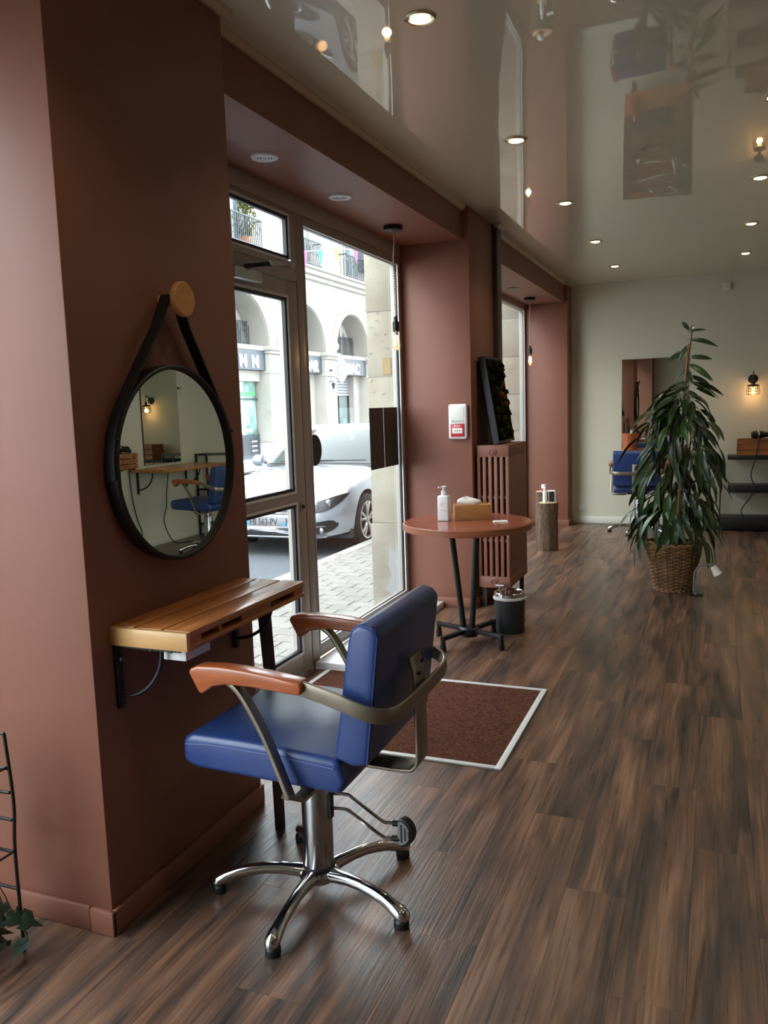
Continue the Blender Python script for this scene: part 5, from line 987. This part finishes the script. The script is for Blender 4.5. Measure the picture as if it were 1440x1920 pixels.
        for i, (q, z, mm) in enumerate(((0.12, 1.3, 'goods_blue'), (0.5, 0.9, 'goods_blue'), (-0.35, 0.75, 'sign_white'), (-0.45, 1.45, 'pallet_pale'), (0.55, 0.45, 'lavender'), (-0.3, 0.35, 'goods_blue'), (0.75, 0.3, 'alarm_red'))): fbox('goods', mm, yc + q - 0.16, yc + q + 0.16, z - 0.15, z + 0.17, -0.72, -0.70, sh)
        if k in (2, 3): text_mesh('shop_sign', 'BAR' if k == 2 else 'TABAC', 0.56, 'sign_white', t, Matrix.Translation((FX - 0.105, yc + (0.22 if k == 2 else -0.95), 2.86)) @ Matrix.Rotation(PI / 2, 4, 'Z') @ Matrix.Rotation(PI / 2, 4, 'X'), 0.02, bold=0.015)
fbox('pier', 'facade_stone', BC[0] - 2.5, BC[0] - R0, SZ, ZS, -0.85, 0.02)
# cornice and upper storey
y0, y1 = BC[0] - 2.5, BC[-1] + 2.56
fbox('cornice', 'facade_trim', y0, y1, ZT, ZT + 0.14, -0.3, 0.16, bv=0.02); fbox('cornice', 'facade_trim', y0, y1, ZT + 0.14, ZT + 0.30, -0.3, 0.34, bv=0.03); fbox('cornice', 'facade_trim', y0, y1, ZT + 0.30, ZT + 0.38, -0.3, 0.46, bv=0.02)
Z2 = ZT + 0.38; ZTOP = 10.2
for k in range(-1, 6):
    a = (BC[k] + 0.85) if k >= 0 else y0; b_ = (BC[k + 1] - 0.85) if k < 5 else y1
    for i in range(7): fbox('stone_course', 'facade_stone', a, b_, Z2 + i * 0.53 + 0.008, Z2 + (i + 1) * 0.53 - 0.008, -0.3, 0.0, bv=0.012)
    fbox('wall_core', 'facade_trim', a + 0.02, b_ - 0.02, Z2, ZTOP, -0.3, -0.015)
for yc in BC:
    wn = fbox('window', 'window_dark', yc - 0.5, yc + 0.5, Z2, Z2 + 2.7, -0.30, -0.22); fbox('surround', 'facade_trim', yc - 0.85, yc - 0.68, Z2, Z2 + 2.9, -0.3, 0.04); fbox('surround', 'facade_trim', yc + 0.68, yc + 0.85, Z2, Z2 + 2.9, -0.3, 0.04)
    fbox('lintel', 'facade_stone', yc - 0.68, yc + 0.68, Z2 + 2.7, ZTOP, -0.3, 0.0)
    for s in (-1, 1): fbox('window_shutter', 'shutter_blue', min(yc + s * 0.45, yc + s * 0.68), max(yc + s * 0.45, yc + s * 0.68), Z2, Z2 + 2.7, -0.22, -0.12)
    fbox('window_bar', 'facade_trim', yc - 0.04, yc + 0.04, Z2, Z2 + 2.7, -0.22, -0.19, wn)
    for z in (0.9, 1.8): fbox('window_bar', 'facade_trim', yc - 0.5, yc + 0.5, Z2 + z, Z2 + z + 0.05, -0.22, -0.19, wn)
    rl = MB(); rl.box(FX + 0.30, FX + 0.34, yc - 1.0, yc + 1.0, Z2 + 0.86, Z2 + 0.90).box(FX + 0.30, FX + 0.34, yc - 1.0, yc + 1.0, Z2 + 0.08, Z2 + 0.11)
    for i in range(18): yy = yc - 0.97 + i * 0.114; rl.box(FX + 0.31, FX + 0.33, yy - 0.012, yy + 0.012, Z2, Z2 + 0.88)
    for i in range(4): rl.tube([(FX + 0.32, yc - 0.75 + i * 0.5 + 0.15 * math.cos(a), Z2 + 0.6 + 0.15 * math.sin(a)) for a in [2 * PI * j / 12 for j in range(12)]], 0.016, 4, closed=True)
    for s in (-1, 1): rl.box(FX, FX + 0.34, yc + s * 1.0 - 0.015, yc + s * 1.0 + 0.015, Z2 + 0.86, Z2 + 0.9)
    rl.build('railing', 'iron', t)['kind'] = 'stuff'
MB().lathe([(0, 0), (0.01, 0)], (FX, BC[3], 7), 4)
fbox('window_awning', 'awning', BC[3] + 0.72, BC[3] + 1.75, Z2 + 0.45, Z2 + 1.55, 0.05, 0.6, bv=0.05)
fbox('roof_cornice', 'facade_trim', y0, y1, ZTOP, ZTOP + 0.4, -0.4, 0.4, bv=0.04)
MB().prism([(FX + 0.3, y0, ZTOP + 0.4), (FX - 3.5, y0, ZTOP + 2.4), (FX - 7, y0, ZTOP + 0.4)], (0, y1 - y0, 0)).build('roof', 'iron', t); MB().box(FX - 7, FX - 0.86, y0, y1, SZ, ZTOP + 0.4).build('rear_block', 'facade_stone', t)
for y_, z_ in ((27.2, 3.2), (27.9, 3.2)): pass
t = thing('diamond_sign', 'white diamond shaped tobacconist sign projecting from the arcade pier', 'sign', (FX, 28.15, 2.9))
DX, DY, DZ = FX + 0.5, 28.15, 2.92
MB().prism([(DX - 0.36, DY, DZ), (DX, DY, DZ + 0.48), (DX + 0.36, DY, DZ), (DX, DY, DZ - 0.48)], (0, 0.12, 0)).build('panel', 'sign_white', t, bevel=0.01); MB().box(FX, DX - 0.30, DY + 0.03, DY + 0.09, DZ - 0.03, DZ + 0.03).build('bracket', 'iron', t)
MB().tube([(DX + 0.13 * math.cos(a) - 0.02, DY - 0.004, DZ + 0.20 * math.sin(a)) for a in [0.6 + 4.6 * i / 14 for i in range(15)]], 0.014, 5).build('emblem', 'awning', t)
t = thing('wall_lantern', 'small dark lantern on the pier between the bar and the tobacconist', 'lantern', (FX + 0.1, 27.65, 2.2))
MB().tube([(FX + 0.02, 28.1, 2.50), (FX + 0.14, 28.1, 2.53), (FX + 0.2, 28.1, 2.45)], 0.014, 6).build('arm', 'iron', t); MB().lathe([(0.03, 2.22), (0.07, 2.40), (0.075, 2.42), (0.02, 2.46), (0, 2.46)], (FX + 0.2, 28.1, 0), 12).build('lantern_body', 'iron', t)
# next building further down the far side and one nearer, plainer
for nm_, lb, ya, yb, h, cm in (('street_building', 'plain pale building next to the arcade, nearer along the street', -6.0, BC[0] - 2.62, 9.5, 'facade_stone'), ('street_building', 'plain pale building beyond the arcade, farther along the street', y1 + 0.12, 58.0, 11.0, 'facade_stone')):
    t2 = thing(nm_, lb, 'building', (FX, (ya + yb) / 2, SZ)); MB().box(FX - 7, FX, ya, yb, SZ, h).build('wall', cm, t2)
    n_ = int((yb - ya) / 3.6)
    for k in range(n_):
        yc = ya + (k + 0.5) * (yb - ya) / n_
        for z in (0.6, 3.9, 6.6):
            wn = MB().box(FX - 0.05, FX + 0.02, yc - 0.6, yc + 0.6, z, z + 1.9).build('window', 'window_dark', t2); MB().box(FX + 0.02, FX + 0.05, yc - 0.7, yc - 0.6, z - 0.05, z + 2.0).box(FX + 0.02, FX + 0.05, yc + 0.6, yc + 0.7, z - 0.05, z + 2.0).box(FX + 0.02, FX + 0.05, yc - 0.6, yc + 0.6, z + 1.9, z + 2.0).build('surround', 'facade_trim', wn)
    MB().box(FX - 0.2, FX + 0.35, ya, yb, h, h + 0.35).build('cornice', 'facade_trim', t2)
# balcony plant
t = thing('balcony_shrub', 'leafy shrub on the upper balcony across the street', 'plant', (FX + 0.15, 22.4, Z2))
MB().lathe([(0, 0), (0.14, 0), (0.18, 0.3), (0, 0.3)], (FX + 0.15, 22.4, Z2), 14).build('pot', 'terracotta', t)
rq = random.Random(21); fb = MB()
for i in range(260):
    h_ = rq.random() ** 0.8; r_ = 0.34 * math.sin(PI * min(1, 0.15 + h_ * 0.8)) * math.sqrt(rq.random()); a = rq.uniform(0, 6.28); p = Vector((FX + 0.15 + r_ * math.cos(a), 22.4 + r_ * math.sin(a), Z2 + 0.3 + 1.25 * h_)); d1 = Vector((rq.uniform(-1, 1), rq.uniform(-1, 1), rq.uniform(-1, 1))).normalized() * 0.08; d2 = d1.orthogonal().normalized() * 0.03
    fb.add([p - d1, p + d2, p + d1, p - d2], [(0, 1, 2, 3)])
o = fb.build('foliage', 'moss_olive', t, fix=False); o['kind'] = 'stuff'
# bunting across the street
t = thing('bunting', 'string of coloured triangular pennants hung across the street', 'bunting', (-8.0, 16.0, 4.5))
fy = [12.63, 13.2, 13.763, 14.324, 14.95, 15.72, 16.479, 17.301, 18.41, 19.3, 20.2]; fz = [4.30, 4.40, 4.46, 4.53, 4.63, 4.75, 4.89, 5.04, 5.22, 5.38, 5.55]; fc_ = ['flag_pink', 'flag_orange', 'flag_green', 'flag_yellow', 'flag_green', 'flag_pink', 'flag_green', 'flag_yellow', 'flag_pink', 'flag_green', 'flag_orange']
MB().tube([(FX + 0.03, 15.6, 4.62)] + [(-8.0, a, b) for a, b in zip(fy, fz)] + [(FX + 0.02, 33.0, 7.4)], 0.006, 5).build('string', 'bag_white', t)
for a, b, m_ in zip(fy, fz, fc_): MB().prism([(-8.0, a - 0.15, b), (-8.0, a + 0.15, b + 0.02), (-7.98, a, b - 0.34)], (0.004, 0, 0)).build('pennant', m_, t)
